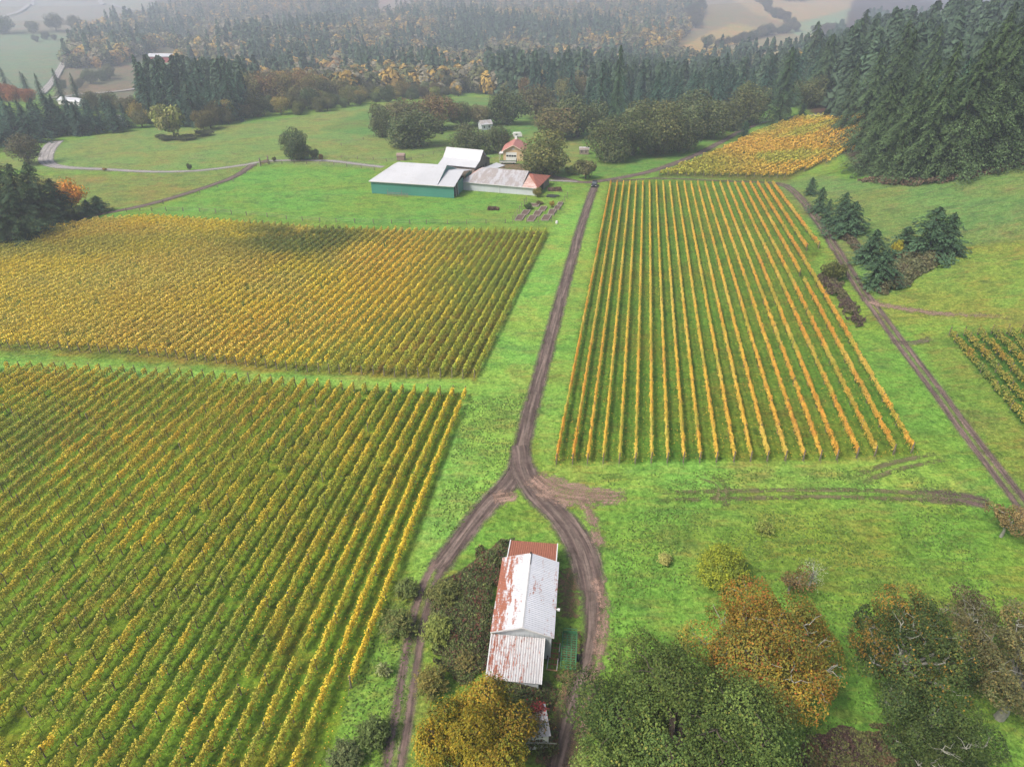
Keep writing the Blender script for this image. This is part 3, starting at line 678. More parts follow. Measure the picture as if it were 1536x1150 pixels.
# farmyard oaks, one by one
oak(574, 206, 17, 'slim dark oak, outermost on the left of the pasture clump', color=(.9, .9, .95), top=150)
oak(612, 196, 34, 'broad brownish oak standing at the back of the pasture clump', 'oak_tree', brown_v[0], (.85, .85, .85), top=143)
oak(657, 194, 29, 'reddish brown oak at the right of the pasture clump', 'oak_tree', brown_v[1], (.95, .75, .75), top=138)
oak(623, 220, 36, 'large round dark oak in front of the pasture clump', 'oak_tree', oak_v[0], (.80, .85, .85), top=157)
oak(692, 190, 18, 'dark oak behind the smaller pair, left one of the two above the white barns', 'oak_tree', oak_v[1], (.95, .9, .85), top=147)
oak(717, 189, 17, 'brown tinted oak, right one of the two above the white barns', 'oak_tree', brown_v[2], (.8, .8, .8), top=153)
oak(703, 229, 25, 'rounded dark tree just behind the white roofed barn', 'oak_tree', oak_v[2], (.8, .8, .85), top=183)
oak(748, 230, 19, 'rounded dark tree beside the tan house on its left', 'oak_tree', oak_v[3], (.75, .75, .8), top=184)
oak(760, 187, 27, 'tall open dark oak on the lawn above the tan house', 'oak_tree', oak_v[0], (.75, .8, .8), top=128)
oak(805, 178, 30, 'greyish brown oak at the edge of the wood', 'oak_tree', brown_v[0], (.75, .8, .8), top=123)
oak(833, 209, 31, 'domed olive brown oak right of the tall lawn oak', 'oak_tree', brown_v[2], (.85, .85, .75), top=154)
oak(866, 205, 34, 'dark oak leaning into the fir wood', 'oak_tree', oak_v[1], (.75, .8, .8), top=133)
oak(814, 262, 36, 'big domed oak with bare trunk beside the rusty hip roof', 'oak_tree', oak_v[2], (1.25, 1.12, .85), top=190)
oak(445, 240, 19, 'single dark oak beside the pale lane in the pasture', 'oak_tree', oak_v[3], (.75, .85, .85), top=188)
oak(44, 247, 20, 'round dusky tree beside the bend of the pale lane', 'oak_tree', brown_v[1], (.65, .65, .75), top=200)
for i, (px, b, r, t, c, lab) in enumerate([
        (912, 246, 30, 170, 0, 'nearest oak of the roadside grove, trunk showing at the left end'), (948, 240, 34, 152, 1, 'second oak of the roadside grove, broad and olive'),
        (985, 240, 34, 145, 2, 'tall olive oak in the middle of the roadside grove'), (1018, 236, 30, 160, 3, 'oak bulging toward the road in the grove'),
        (1052, 222, 33, 140, 1, 'rounded oak near the right end of the roadside grove'), (1085, 210, 27, 142, 0, 'last oak at the right end of the roadside grove'),
        (965, 222, 30, 138, 1, 'oak crown rising behind the middle of the grove'), (1030, 205, 30, 128, 2, 'dark oak crown behind the right half of the grove'),
        (1120, 196, 26, 118, 3, 'dark spreading tree with forked trunk beside the road'), (1215, 170, 22, 108, 1, 'dusky oak under the edge of the hill wood')]):
    b = b - [5, 7, 9, 9, 14, 15, 9, 9, 9, 8][i]
    oak(px, b, r * 1.03, lab, 'oak_tree', oak_v[c], [(.85, .85, .8), (.75, .8, .75), (.9, .85, .75)][i % 3], group='oaks of the roadside grove', top=t)
def fir(px, base, top, r, label, proto=None, color=(1, 1, 1), kind='fir_tree', group=None, H0=26., R0=4.6):
    g = G(px, base); hh = height_to(g, top); R = r * mpp(g); tr = proto or random.choice(fir_v)
    s = R / R0; return plant(kind, g, tr, label, 'conifer', group, s, None, color, NEEDLE, sz=hh / H0 / s)
fir(922, 198, 68, 17, 'tallest shaggy fir above the roadside oaks', bigfir_v[0], (.8, 1, 1), H0=34, R0=8.2)
fir(898, 196, 92, 13, 'narrow fir left of the tallest shaggy fir')
fir(1168, 184, 70, 24, 'tall ragged fir with bare trunk beside the pale road', bigfir_v[1], (.85, 1, .95), H0=34, R0=8.2)
fir(1116, 205, 180, 8, 'small dark fir at the roadside below the oaks', smallfir_v[0], (.8, .9, .9), 'small_fir', None, 6, 2.5)
fir(1202, 175, 155, 6, 'small solitary fir beside the pale road', smallfir_v[1], (.8, .9, .9), 'small_fir', None, 6, 2.5)
for i, px in enumerate((1245, 1260, 1275, 1292)):
    fir(px, 171 - i, 150 - i * 3, 7, 'small bluish fir, %s in the row at the top of the sloping vineyard' % ordw(i + 1), smallfir_v[i % 3], (.85, 1, 1.2), 'small_fir', 'small firs above the sloping vineyard', 6, 2.5)
# young firs along the right-hand track
for i, (px, b, t, r, lab) in enumerate([(1214, 292, 266, 8, 'topmost small young fir of the hedge line by the track'), (1227, 318, 281, 11, 'second young fir down the hedge line by the track'),
        (1238, 334, 299, 9, 'slender young fir between the topmost pair and the bushy pair'), (1258, 340, 289, 17, 'upper one of the bushy pair of young firs'),
        (1272, 352, 303, 22, 'broad bushy fir, lower one of the pair by the track bend'), (1303, 393, 345, 22, 'dark young fir above the bramble bank'),
        (1315, 430, 378, 22, 'dark young fir at the track fork'), (1388, 382, 312, 31, 'wide layered fir on the bramble bank'), (1413, 380, 320, 22, 'dense fir at the right end of the bramble bank'),
        (1352, 378, 340, 16, 'low fir at the left shoulder of the wide layered fir')]):
    fir(px, b, t, r, lab, smallfir_v[i % 3], (1, 1, 1), 'young_fir', 'young firs beside the right-hand track', 6, 2.3)
# left-hand clump by the vineyard crest
for i, (px, b, t, r) in enumerate([(8, 352, 262, 26), (28, 350, 240, 24), (48, 356, 246, 26), (72, 350, 243, 26), (95, 345, 268, 24), (40, 372, 285, 26), (8, 378, 290, 26), (70, 350, 276, 28), (-25, 360, 240, 28)]):
    fir(px, b - 12, t, r * 1.35, ['shaggy dark fir at the left edge of the photo', 'pointed dark fir second from the left edge', 'tall dark fir in the middle of the left clump', 'pointed fir beside the orange maple',
        'broad low fir under the orange maple', 'low front fir of the left clump', 'lowest fir at the left edge above the vines', 'wide fir at the foot of the pointed ones', 'fir just beyond the left edge'][i],
        bigfir_v[i % 4], (.72, .82, .8), 'fir_tree', 'firs at the corner of the upper left vineyard', 34, 8.2)
orange_t = broadleaf(31, 8, 14.5, 4200, .62, [(.52, .22, .03), (.45, .17, .03), (.50, .28, .04)], 16, 0, .12)
oak(112, 322, 21, 'bright orange maple behind the dark firs on the left', 'maple_tree', orange_t, top=264)
oak(5, 345, 12, 'low orange bush at the left edge below the firs', 'bush', orange_t, (.9, .8, 1), top=305, cat='bush')
for px, b, t, r, lab in ((150, 318, 294, 15, 'low dark juniper right of the orange maple'), (134, 322, 300, 12, 'low dark juniper under the orange maple')):
    fir(px, b, t, r, lab, smallfir_v[1], (.7, .8, .8), 'juniper_bush', None, 6, 2.5)
shrub_v = [broadleaf(40 + i, 3, 4.2, 2600, .34, [(.14, .17, .06), (.12, .14, .05), (.17, .17, .08)], 14, 0, .03) for i in range(2)]
def bush(px, base, r, top, label, color=(1, 1, 1), kind='bush', proto=None, group=None, R0=3.2, H0=4.2, cat='bush'):
    g = G(px, base); R = r * mpp(g); hh = max(.6, height_to(g, top + r * .25)); s = R / R0
    return plant(kind, g, proto or random.choice(shrub_v), label, cat, group, s, None, color, sz=hh / H0 / s)
bush(878, 268, 19, 233, 'large grey brown bush above the road junction', (.95, .85, .85))
bush(453, 240, 17, 214, 'grey green bush at the foot of the single oak', (.7, .8, .8)); bush(472, 240, 8, 221, 'small dark bush right of the single oak', (.4, .5, .5))
bush(285, 256, 4, 243, 'thin sapling beside the pale lane', (.6, .7, .6)); bush(157, 256, 4, 251, 'tiny orange bush on the verge of the pale lane', (2, 1, .5))
bush(412, 243, 4, 234, 'small brown bush beside the pasture gate', (.8, .7, .7)); bush(482, 242, 4, 229, 'small reddish bush by the lane fence', (1.2, .7, .6))
bush(262, 208, 27, 146, 'pale yellow green willow in front of the fir clump', (1.7, 1.6, 1.3), 'willow_tree', cat='tree')
bush(1246, 420, 19, 384, 'rounded olive bush between vineyard and track', (.75, .75, .55))
bush(1343, 388, 9, 356, 'small yellow bush beside the layered fir', (2.4, 2., .6))
bush(858, 262, 12, 246, 'low green bush beside the yard', (.8, 1, .6)); bush(728, 232, 9, 214, 'pale green bush between the round dark trees', (1, 1.2, .8))
bush(806, 296, 7, 279, 'tall dry weeds at the corner of the grey barn', (1.3, 1.1, .6)); bush(735, 250, 5, 243, 'tiny weed bush behind the barn gap', (.7, .9, .5))
for i, (px, b, r, t, c) in enumerate([(250, 210, 15, 200, .35), (280, 210, 17, 198, .35), (308, 203, 15, 190, .35), (240, 207, 10, 199, .35)]):
    bush(px, b, r, t, 'low dark hedge clump around the foot of the fir clump', (.45, .48, .5), 'hedge', group='hedge at the foot of the fir clump')

# --- tree belts and the hill wood: every tree its own object, filled into outlines on the ground
EXTRA = []
def fill(outline, step, seed, size_jit=.3, n_max=None):
    rng = np.random.default_rng(seed); poly = [p[:2] for p in WP(*outline)]
    xs = [p[0] for p in poly]; ys = [p[1] for p in poly]; pts = []
    for y in np.arange(min(ys), max(ys), step * .87):
        for x in np.arange(min(xs), max(xs), step):
            pts.append((x + rng.uniform(-.42, .42) * step, y + rng.uniform(-.42, .42) * step))
    pts = np.array(pts); pts = pts[inpoly(pts[:, 0], pts[:, 1], poly)]
    pts = pts[np.argsort(pts[:, 1])]
    return pts[:n_max]
def belt(outline, step, seed, protos, hts, label, group, kind='fir_tree', cat='conifer', mat=NEEDLE, H0=26., tint=(1, 1, 1), n_max=None, wid=1.):
    allp = fill(outline, step, seed)
    if n_max and len(allp) > n_max: EXTRA.append((allp[n_max:], hts, mat is NEEDLE)); allp = allp[:n_max]
    for j, p in enumerate(allp):
        h = random.uniform(*hts); s = h / H0; v = random.uniform(.7, 1.5)
        if mat is LEAF: tint = random.choice([(.65, .72, .65), (1., .95, .7), (.75, .65, .6), (1.9, 1.7, 1.), (.6, .68, .65), (.8, .9, .75)])
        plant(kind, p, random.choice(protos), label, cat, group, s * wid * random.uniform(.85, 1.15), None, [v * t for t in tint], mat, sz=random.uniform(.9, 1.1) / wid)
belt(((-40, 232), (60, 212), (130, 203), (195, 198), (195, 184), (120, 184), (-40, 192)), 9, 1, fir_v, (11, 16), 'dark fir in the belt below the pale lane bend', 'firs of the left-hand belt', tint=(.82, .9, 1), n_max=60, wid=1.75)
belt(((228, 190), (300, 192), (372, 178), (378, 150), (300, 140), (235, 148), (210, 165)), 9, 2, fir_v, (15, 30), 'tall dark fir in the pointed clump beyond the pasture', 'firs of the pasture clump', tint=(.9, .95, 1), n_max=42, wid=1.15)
belt(((190, 196), (236, 194), (225, 176), (192, 178)), 11, 3, brown_v, (8, 11), 'dusky low tree between the fir belt and the fir clump', 'dusky trees by the fir belt', 'dusky_tree', 'tree', LEAF, 14.5, (.7, .65, .7))
belt(((296, 200), (345, 186), (380, 181), (380, 174), (330, 178), (292, 188)), 9, 4, brown_v, (8, 12), 'brown oak in front of the fir clump', 'brown oaks before the fir clump', 'oak_tree', 'tree', LEAF, 14.5, (.75, .75, .7))
belt(((375, 180), (470, 170), (560, 155), (700, 144), (700, 138), (560, 147), (470, 161), (378, 170)), 10, 5, brown_v + oak_v, (6, 12), 'brownish hedgerow tree along the top of the pasture', 'hedgerow trees at the top of the pasture', 'hedgerow_tree', 'tree', LEAF, 14.5, (.9, .8, .75), n_max=60)
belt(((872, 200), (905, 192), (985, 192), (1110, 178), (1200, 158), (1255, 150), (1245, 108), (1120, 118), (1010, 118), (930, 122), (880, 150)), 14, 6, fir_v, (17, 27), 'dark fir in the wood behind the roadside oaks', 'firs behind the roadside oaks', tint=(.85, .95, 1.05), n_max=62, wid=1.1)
# hill wood on the right
HW = ((1292, 268), (1330, 274), (1380, 276), (1430, 270), (1480, 258), (1536, 246), (1600, 238), (1700, 225), (1700, 170), (1300, 215))
heroes = [(1305, 262, 118, 46), (1340, 272, 96, 44), (1378, 276, 62, 50), (1418, 272, 40, 54), (1462, 264, 12, 56), (1505, 254, -20, 58), (1545, 246, -40, 60), (1600, 242, -60, 60),
          (1360, 262, 84, 40), (1440, 262, 20, 52), (1325, 255, 130, 36)]
for i, (px, b, t, r) in enumerate(heroes):
    fir(px, b - 7, t + [0, 14, 0, 22, 0, 16, 0, 10, 0, 0, 0][i], r * .72, 'huge shaggy fir, %s from the left along the front of the hill wood' % ordw(sorted(h[0] for h in heroes).index(px) + 1), bigfir_v[i % 4], (1.05, 1.1, .95), 'giant_fir', 'giant firs at the front of the hill wood', 34, 8.2)
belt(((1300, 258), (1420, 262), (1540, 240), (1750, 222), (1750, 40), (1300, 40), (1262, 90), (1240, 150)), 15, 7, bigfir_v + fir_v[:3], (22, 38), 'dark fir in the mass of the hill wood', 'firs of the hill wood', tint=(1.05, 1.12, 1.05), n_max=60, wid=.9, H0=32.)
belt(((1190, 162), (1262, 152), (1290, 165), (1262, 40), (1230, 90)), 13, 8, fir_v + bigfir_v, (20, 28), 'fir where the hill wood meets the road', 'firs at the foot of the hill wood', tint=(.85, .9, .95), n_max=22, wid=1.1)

# --- the far woods read as one mass
WOOD = ((100, 104), (112, 72), (122, 50), (230, 24), (330, -20), (1030, -26), (1052, 28), (1020, 66), (1000, 92), (1230, 92), (1225, 112), (1010, 120), (880, 142), (860, 160), (700, 140), (560, 146), (470, 158), (375, 168), (378, 150), (300, 108), (262, 112), (292, 82), (245, 74), (200, 92), (160, 104))
def lowpoly_trees(P, hts, con, rng, ncard):
    n = len(P); tot = n * ncard; ti = np.repeat(np.arange(n), ncard); h = hts[ti]; cn = con[ti]
    f = rng.random(tot); a = rng.uniform(0, 6.283, tot); u = rng.random(tot) ** .5
    rc = np.where(cn, h * .17 * (1 - f) ** .8 + .4, h * .40 * np.sqrt(np.clip(1 - (2 * f - 1) ** 2, .05, 1)))
    lob = 1 + .22 * np.sin(a * 3 + ti * 1.7 + f * 5); rr = rc * lob * (.55 + .45 * u)
    z = np.where(cn, .05 + f * .95, .12 + f * .86) * h
    x = np.cos(a) * rr; y = np.sin(a) * rr
    C3 = np.stack([P[ti, 0] + x, P[ti, 1] + y, P[ti, 2] + z], 1)
    nm = np.stack([np.cos(a), np.sin(a), np.where(cn, .6, (2 * f - 1) * 1.2 + .3)], 1)
    V = cards(C3, np.where(cn, h * .13 * (1.25 - f * .6), h * .15) * rng.uniform(.7, 1.3, tot), nm, .5, 1.15, rng=rng)
    dec = np.array([(.16, .145, .06), (.25, .20, .08), (.12, .12, .05), (.36, .24, .06), (.13, .14, .06), (.21, .19, .13), (.10, .115, .05), (.27, .16, .06)])
    pick = (vn(P[:, 0], P[:, 1], 60, 61, 2) * 5 + rng.random(n) * 4).astype(int) % len(dec)
    tc = np.where(con[:, None], np.array([[.055, .092, .055]]) * rng.uniform(.8, 1.25, (n, 1)), dec[pick] * rng.uniform(.6, 1.15, (n, 1)))
    col = tc[ti] * rng.uniform(.7, 1.3, (tot, 1))
    return V, rep4(col)
def far_wood():
    rng = np.random.default_rng(8); poly = [p[:2] for p in WP(*WOOD)]; holes = [[p[:2] for p in WP(*h)] for h in
        (((565, -25), (640, -25), (622, 12), (590, 28), (566, 26)), ((680, 107), (760, 103), (768, 116), (690, 120)), ((255, 62), (330, 60), (330, 70), (262, 74)))]
    pts = []; y = 470.
    while y < 3300:
        st = 7.5 + (y - 470) * .0075
        x = np.arange(-.75 * y - 40, .62 * y + 40, st)
        pts.append(np.stack([x + rng.uniform(-.45, .45, len(x)) * st, y + rng.uniform(-.45, .45, len(x)) * st, 0 * x + st], 1)); y += st * .9
    P = np.concatenate(pts); m = inpoly(P[:, 0], P[:, 1], poly)
    for h in holes: m &= ~inpoly(P[:, 0], P[:, 1], h)
    P = P[m]; st = P[:, 2]
    con = (vn(P[:, 0], P[:, 1], 70, 71, 3) + rng.normal(0, .11, len(P))) > .63
    h = np.where(con, rng.uniform(20, 32, len(P)), rng.uniform(12, 20, len(P))) * (.9 + .1 * st / 7.5)
    P[:, 2] = tz(P[:, 0], P[:, 1]) - .3
    near = P[:, 1] < 610; idx = np.flatnonzero(near)
    idx = idx[np.argsort(P[idx, 1])][:80]
    return P, h, con, idx, rng
P, hW, conW, idx, rngW = far_wood()
for j in idx:                                        # the nearest of them stand as trees of their own
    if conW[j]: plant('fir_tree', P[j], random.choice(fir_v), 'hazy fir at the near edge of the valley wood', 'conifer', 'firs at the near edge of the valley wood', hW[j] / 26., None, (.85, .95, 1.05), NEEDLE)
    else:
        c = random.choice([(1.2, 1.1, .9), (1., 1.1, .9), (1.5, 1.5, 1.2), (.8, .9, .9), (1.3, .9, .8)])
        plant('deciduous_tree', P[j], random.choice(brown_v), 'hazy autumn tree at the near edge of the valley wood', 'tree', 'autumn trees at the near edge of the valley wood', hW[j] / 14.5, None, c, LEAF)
msk = np.ones(len(P), bool); msk[idx] = False
Va = []; Ca = []
for lo, hi, nc in ((0, 900, 150), (900, 1500, 80), (1500, 9000, 42)):
    k = msk & (P[:, 1] >= lo) & (P[:, 1] < hi)
    if k.any(): v, c = lowpoly_trees(P[k], hW[k], conW[k], rngW, nc); Va.append(v); Ca.append(c)
for name, lab in (('hill_wood', 'dark mass of firs deeper in the woods'),):
    pe = np.concatenate([e[0] for e in EXTRA]); he = np.concatenate([rngW.uniform(*e[1], len(e[0])) for e in EXTRA]); ce = np.concatenate([np.full(len(e[0]), e[2]) for e in EXTRA])
    pe = np.stack([pe[:, 0], pe[:, 1], tz(pe[:, 0], pe[:, 1]) - .3], 1); v, c = lowpoly_trees(pe, he, ce, rngW, 420)
    tag(ob(name, qmesh(name, v, c), LEAF), lab, 'wood', kind='stuff')
tag(ob('valley_wood', qmesh('valley_wood', np.concatenate(Va), np.concatenate(Ca)), LEAF), 'hazy mixed wood of firs and autumn trees filling the valley', 'wood', kind='stuff')
def far_line(pts, step, h, con, label, group, name='hedgerow_tree', color=(.8, .8, .8), jit=.4, wid=1.):
    cs = catmull(W(*pts), step)
    for i, (_, c) in enumerate(cs):
        q = c + np.array([random.uniform(-1, 1), random.uniform(-1, 1)]) * step * jit; hh = random.uniform(*h)
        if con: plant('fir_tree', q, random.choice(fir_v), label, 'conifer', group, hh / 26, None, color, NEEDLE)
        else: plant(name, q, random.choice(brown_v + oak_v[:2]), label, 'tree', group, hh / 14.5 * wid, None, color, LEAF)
far_line([(5, 52), (60, 50), (118, 46)], 26, (14, 22), False, 'hazy hedge tree along the top of the far green field', 'trees above the far green field', color=(.7, .8, .8), wid=1.3)
far_line([(52, 63), (66, 60), (82, 61)], 12, (6, 9), False, 'dark scrub tree alone in the far green field', 'scrub in the far green field', color=(.6, .6, .65), wid=1.5)
far_line([(92, 133), (112, 135), (122, 130)], 12, (6, 10), False, 'scrubby tree on the brown field below the far wood', 'scrub on the brown field', color=(.8, .85, .9), wid=1.2)
far_line([(138, 125), (150, 122), (165, 120), (160, 114)], 11, (8, 13), False, 'rounded scrub tree in the middle of the brown field', 'scrub on the brown field', color=(.8, .9, .9), wid=1.2)
far_line([(1128, -6), (1150, 12), (1176, 32), (1190, 46)], 18, (8, 13), False, 'hedge tree between the pale far fields', 'hedge between the pale far fields', color=(.8, .75, .9), wid=1.5)
far_line([(1040, -10), (1120, -2), (1200, 2), (1208, -10)], 24, (14, 20), False, 'dark tree in the band across the far tan field', 'band of trees on the far tan field', color=(.7, .7, .8), wid=1.4)
far_line([(1066, 72), (1082, 72), (1098, 68), (1118, 64), (1150, 54), (1190, 48)], 14, (9, 15), False, 'hedge tree below the yellow far field', 'hedge below the yellow far field', color=(.75, .8, .85), wid=1.3)
far_line([(1222, 52), (1234, 54), (1248, 50)], 12, (12, 18), False, 'rounded tree on the far green field', 'trees on the far green field', color=(.75, .7, .75), wid=1.2)
far_line([(1038, 42), (1042, 30), (1046, 20)], 20, (22, 30), False, 'tall tree at the corner of the valley wood', 'trees at the corner of the valley wood', color=(.6, .65, .7))
far_line([(2, 152), (18, 154), (30, 156)], 12, (9, 13), False, 'red autumn tree behind the left fir belt', 'red trees behind the fir belt', 'maple_tree', (2.2, .85, .6))
far_line([(10, 142), (88, 156), (48, 160)], 36, (18, 24), True, 'fir standing up behind the left fir belt', 'firs behind the fir belt', color=(.9, .95, 1))
far_line([(140, 166), (165, 170), (190, 174)], 13, (8, 12), False, 'dusky tree beside the white sheds', 'dusky trees beside the white sheds', color=(.95, .8, .9))

# ------------------------------------------------------------------ foreground trees and thickets
def place_crown(kind, px, py, zc, R, Ht, tree, label, cat='tree', **kw):
    g = at_crown(px, py, zc); return plant(kind, g, tree, label, cat, None, 1, kw.pop('rz', 0), **kw)
GOLD = [(.29, .23, .022), (.21, .21, .028), (.34, .22, .02), (.14, .16, .025), (.26, .17, .025)]
place_crown('oak_tree', 712, 1118, 5.5, 6, 10, broadleaf(1, 5.6, 10.5, 82000, .16, GOLD, 30, .36, .12, lobr=.30, limbs=12, weights=[.3, .25, .12, .2, .13]),
            'golden olive oak at the bottom edge, just below the tin shed')
DKG = [(.095, .145, .034), (.07, .115, .03), (.13, .18, .042), (.05, .082, .026), (.18, .18, .042)]
place_crown('oak_tree', 1012, 1130, 7.5, 9, 14, broadleaf(2, 10.4, 15.5, 150000, .17, DKG, 38, .34, .12, lobr=.27, limbs=12, weights=[.3, .25, .25, .13, .07]),
            'great dark green oak at the bottom edge, the widest crown')
RUSTC = [(.34, .17, .03), (.30, .21, .03), (.18, .19, .04), (.36, .11, .04), (.25, .23, .04), (.15, .17, .045)]
place_crown('maple_tree', 1143, 996, 6.0, 7, 12, broadleaf(3, 8.1, 13.5, 105000, .165, RUSTC, 30, .43, .14, lobr=.27, limbs=12, weights=[.2, .22, .2, .06, .2, .12], mottled=.6),
            'rust and orange tree behind the great dark green oak', bark=PALEBARK)
SPAR = [(.062, .095, .026), (.042, .07, .022), (.26, .16, .03), (.09, .12, .032), (.16, .15, .035)]
place_crown('oak_tree', 1362, 992, 6.5, 7, 12, broadleaf(4, 6.8, 13.5, 84000, .16, SPAR, 26, .47, .16, lobr=.27, limbs=12, weights=[.38, .25, .12, .15, .1]),
            'open dark oak with pale lichened twigs at lower right', bark=PALEBARK)
place_crown('oak_tree', 1395, 1110, 5, 6, 10, broadleaf(5, 5.6, 10.5, 46000, .16, SPAR[:2] + SPAR[3:4], 20, .46, .14, lobr=.27, limbs=12),
            'smaller dark oak at the bottom edge below the open one', bark=PALEBARK)
place_crown('oak_tree', 1535, 1015, 6.5, 7, 12, broadleaf(6, 7.0, 13, 70000, .16, [(.16, .16, .065), (.12, .13, .055), (.22, .17, .06), (.13, .12, .06)], 22, .49, .16, lobr=.27, limbs=12),
            'thin olive oak cut by the right edge of the photo', bark=PALEBARK)
place_crown('fruit_tree', 1512, 782, 2.6, 3, 5, broadleaf(7, 3.0, 5, 7000, .17, [(.20, .15, .06), (.16, .14, .06), (.24, .17, .07)], 12, .42, .2, lobr=.34, limbs=12),
            'tan leaved old fruit tree at the right edge by the wheel track', bark=PALEBARK)
place_crown('fruit_tree', 1452, 930, 2.6, 3, 5, broadleaf(27, 3.3, 6, 6000, .17, [(.13, .11, .05), (.11, .11, .05)], 12, .5, .2, lobr=.34, limbs=12),
            'half bare grey brown tree between the two open oaks', bark=PALEBARK)
# small lichen-covered snag with hardly any leaves
place_crown('dead_tree', 1220, 862, 2.2, 2, 4, broadleaf(8, 2.0, 4.0, 420, .10, [(.42, .42, .34), (.34, .36, .28)], 10, .3, .3, lobr=.5, limbs=12),
            'little white lichen covered snag on the grass above the rust tree', bark=PALEBARK)
place_crown('fruit_tree', 1188, 872, 2.0, 2, 4, broadleaf(28, 2.1, 4.2, 2600, .15, [(.22, .12, .05), (.15, .12, .05)], 10, .4, .25, lobr=.4, limbs=12), 'small rusty leaved tree beside the white snag', bark=PALEBARK)
def wispy(seed, R, Ht, n, cols, card=.13, arch=.6, stems=150):
    """a shrub of many thin arching shoots, leaves strung along them"""
    rng = np.random.default_rng(seed); cols = np.array(cols); PP = []; CC = []; m = MB()
    for i in range(stems):
        az = rng.uniform(0, 6.283); el = rng.uniform(.1, 1) ** .7; L = rng.uniform(.75, 1.08)
        e = np.array([math.cos(az) * R * math.cos(el * 1.45) , math.sin(az) * R * math.cos(el * 1.45), Ht * (.10 + .9 * math.sin(el * 1.45))]) * L
        mid = e * .55 + np.array([0, 0, Ht * .22 * arch]); k = max(4, n // stems); t = rng.uniform(.18, 1, k)[:, None]
        P = 2 * t * (1 - t) * mid + t * t * e + rng.normal(0, .05 * R, (k, 3)) * (.3 + t)
        PP.append(P); CC.append(cols[rng.integers(len(cols))] * rng.uniform(.7, 1.3, (k, 1)))
        if i % 4 == 0: m.tube([(0, 0, -.1), mid * .6, mid * .85 + e * .12, e * .93], [.03, .02, .014, .006], 3)
    P = np.concatenate(PP); P[:, 2] = np.maximum(P[:, 2], .05)
    nn = P / (np.linalg.norm(P, axis=1)[:, None] + 1e-6) + (0, 0, .4)
    return qmesh('crown', cards(P, card * rng.uniform(.6, 1.4, len(P)), nn, .8, 1.4, rng=rng), rep4(np.clip(np.concatenate(CC), .01, .9))), m.mesh('stems')
WC = [(.17, .20, .05), (.14, .18, .045), (.20, .22, .06), (.12, .15, .05)]
def shrub(px, base, R, Ht, n, label, cols=WC, seed=0, kind='shrub', arch=.6, card=.15, stems=150):
    g = G(px, base); t = wispy(500 + seed, R, Ht, n, cols, card, arch, stems)
    root = empty(kind, (g[0], g[1], g[2]), 0, label, 'shrub'); ob('crown', t[0], LEAF, root); ob('stems', t[1], BARK, root)
shrub(1078, 873, 3.6, 5.0, 40000, 'dense round yellow green shrub on the lawn', [(.28, .31, .03), (.20, .25, .03), (.15, .20, .03)], 1, arch=.9, stems=520)
shrub(997, 845, 1.1, 1.6, 1500, 'small pale yellow shrub on the lawn left of the round one', [(.34, .33, .10), (.26, .27, .08)], 2)
shrub(1145, 798, 1.6, 1.8, 1500, 'sparse yellowish shrub above the round one', [(.26, .29, .07), (.18, .23, .05)], 3)
shrub(657, 962, 2.5, 3.3, 7500, 'bright olive shrub beside the left wheel track, opposite the shed', [(.22, .25, .06), (.18, .22, .05), (.14, .18, .05)], 4)
shrub(668, 905, 2.7, 3.2, 8000, 'dull olive shrub hanging over the track above the bright one', [(.13, .145, .04), (.15, .155, .05), (.10, .12, .04)], 5)
shrub(598, 950, 2.5, 3.2, 6500, 'wispy shrub between the last vine row and the track', [(.14, .17, .05), (.11, .15, .045), (.18, .18, .06)], 6)
shrub(612, 893, 1.9, 2.4, 3600, 'low wispy shrub left of the track, upper one of its pair', [(.14, .17, .05), (.11, .15, .045)], 7)
shrub(577, 1012, 1.1, 1.9, 700, 'small spiky half bare shrub on the left verge', [(.24, .27, .12), (.17, .2, .07)], 8)
shrub(562, 1112, 2.0, 3.0, 7000, 'dark leafy shrub on the left verge near the bottom edge', [(.085, .12, .035), (.11, .15, .045)], 9)
shrub(520, 1140, 2.1, 2.2, 5000, 'grey green shrub in the bottom verge beside the vines', [(.13, .15, .06), (.10, .13, .05)], 10)
shrub(650, 1035, 2.3, 3.0, 6500, 'amber olive shrub between the track and the golden oak', [(.20, .17, .045), (.15, .15, .04), (.12, .13, .04)], 11)
shrub(700, 1000, 1.6, 2.2, 2600, 'bronze shrub at the lower left of the thicket', [(.18, .15, .05), (.12, .12, .04)], 12)
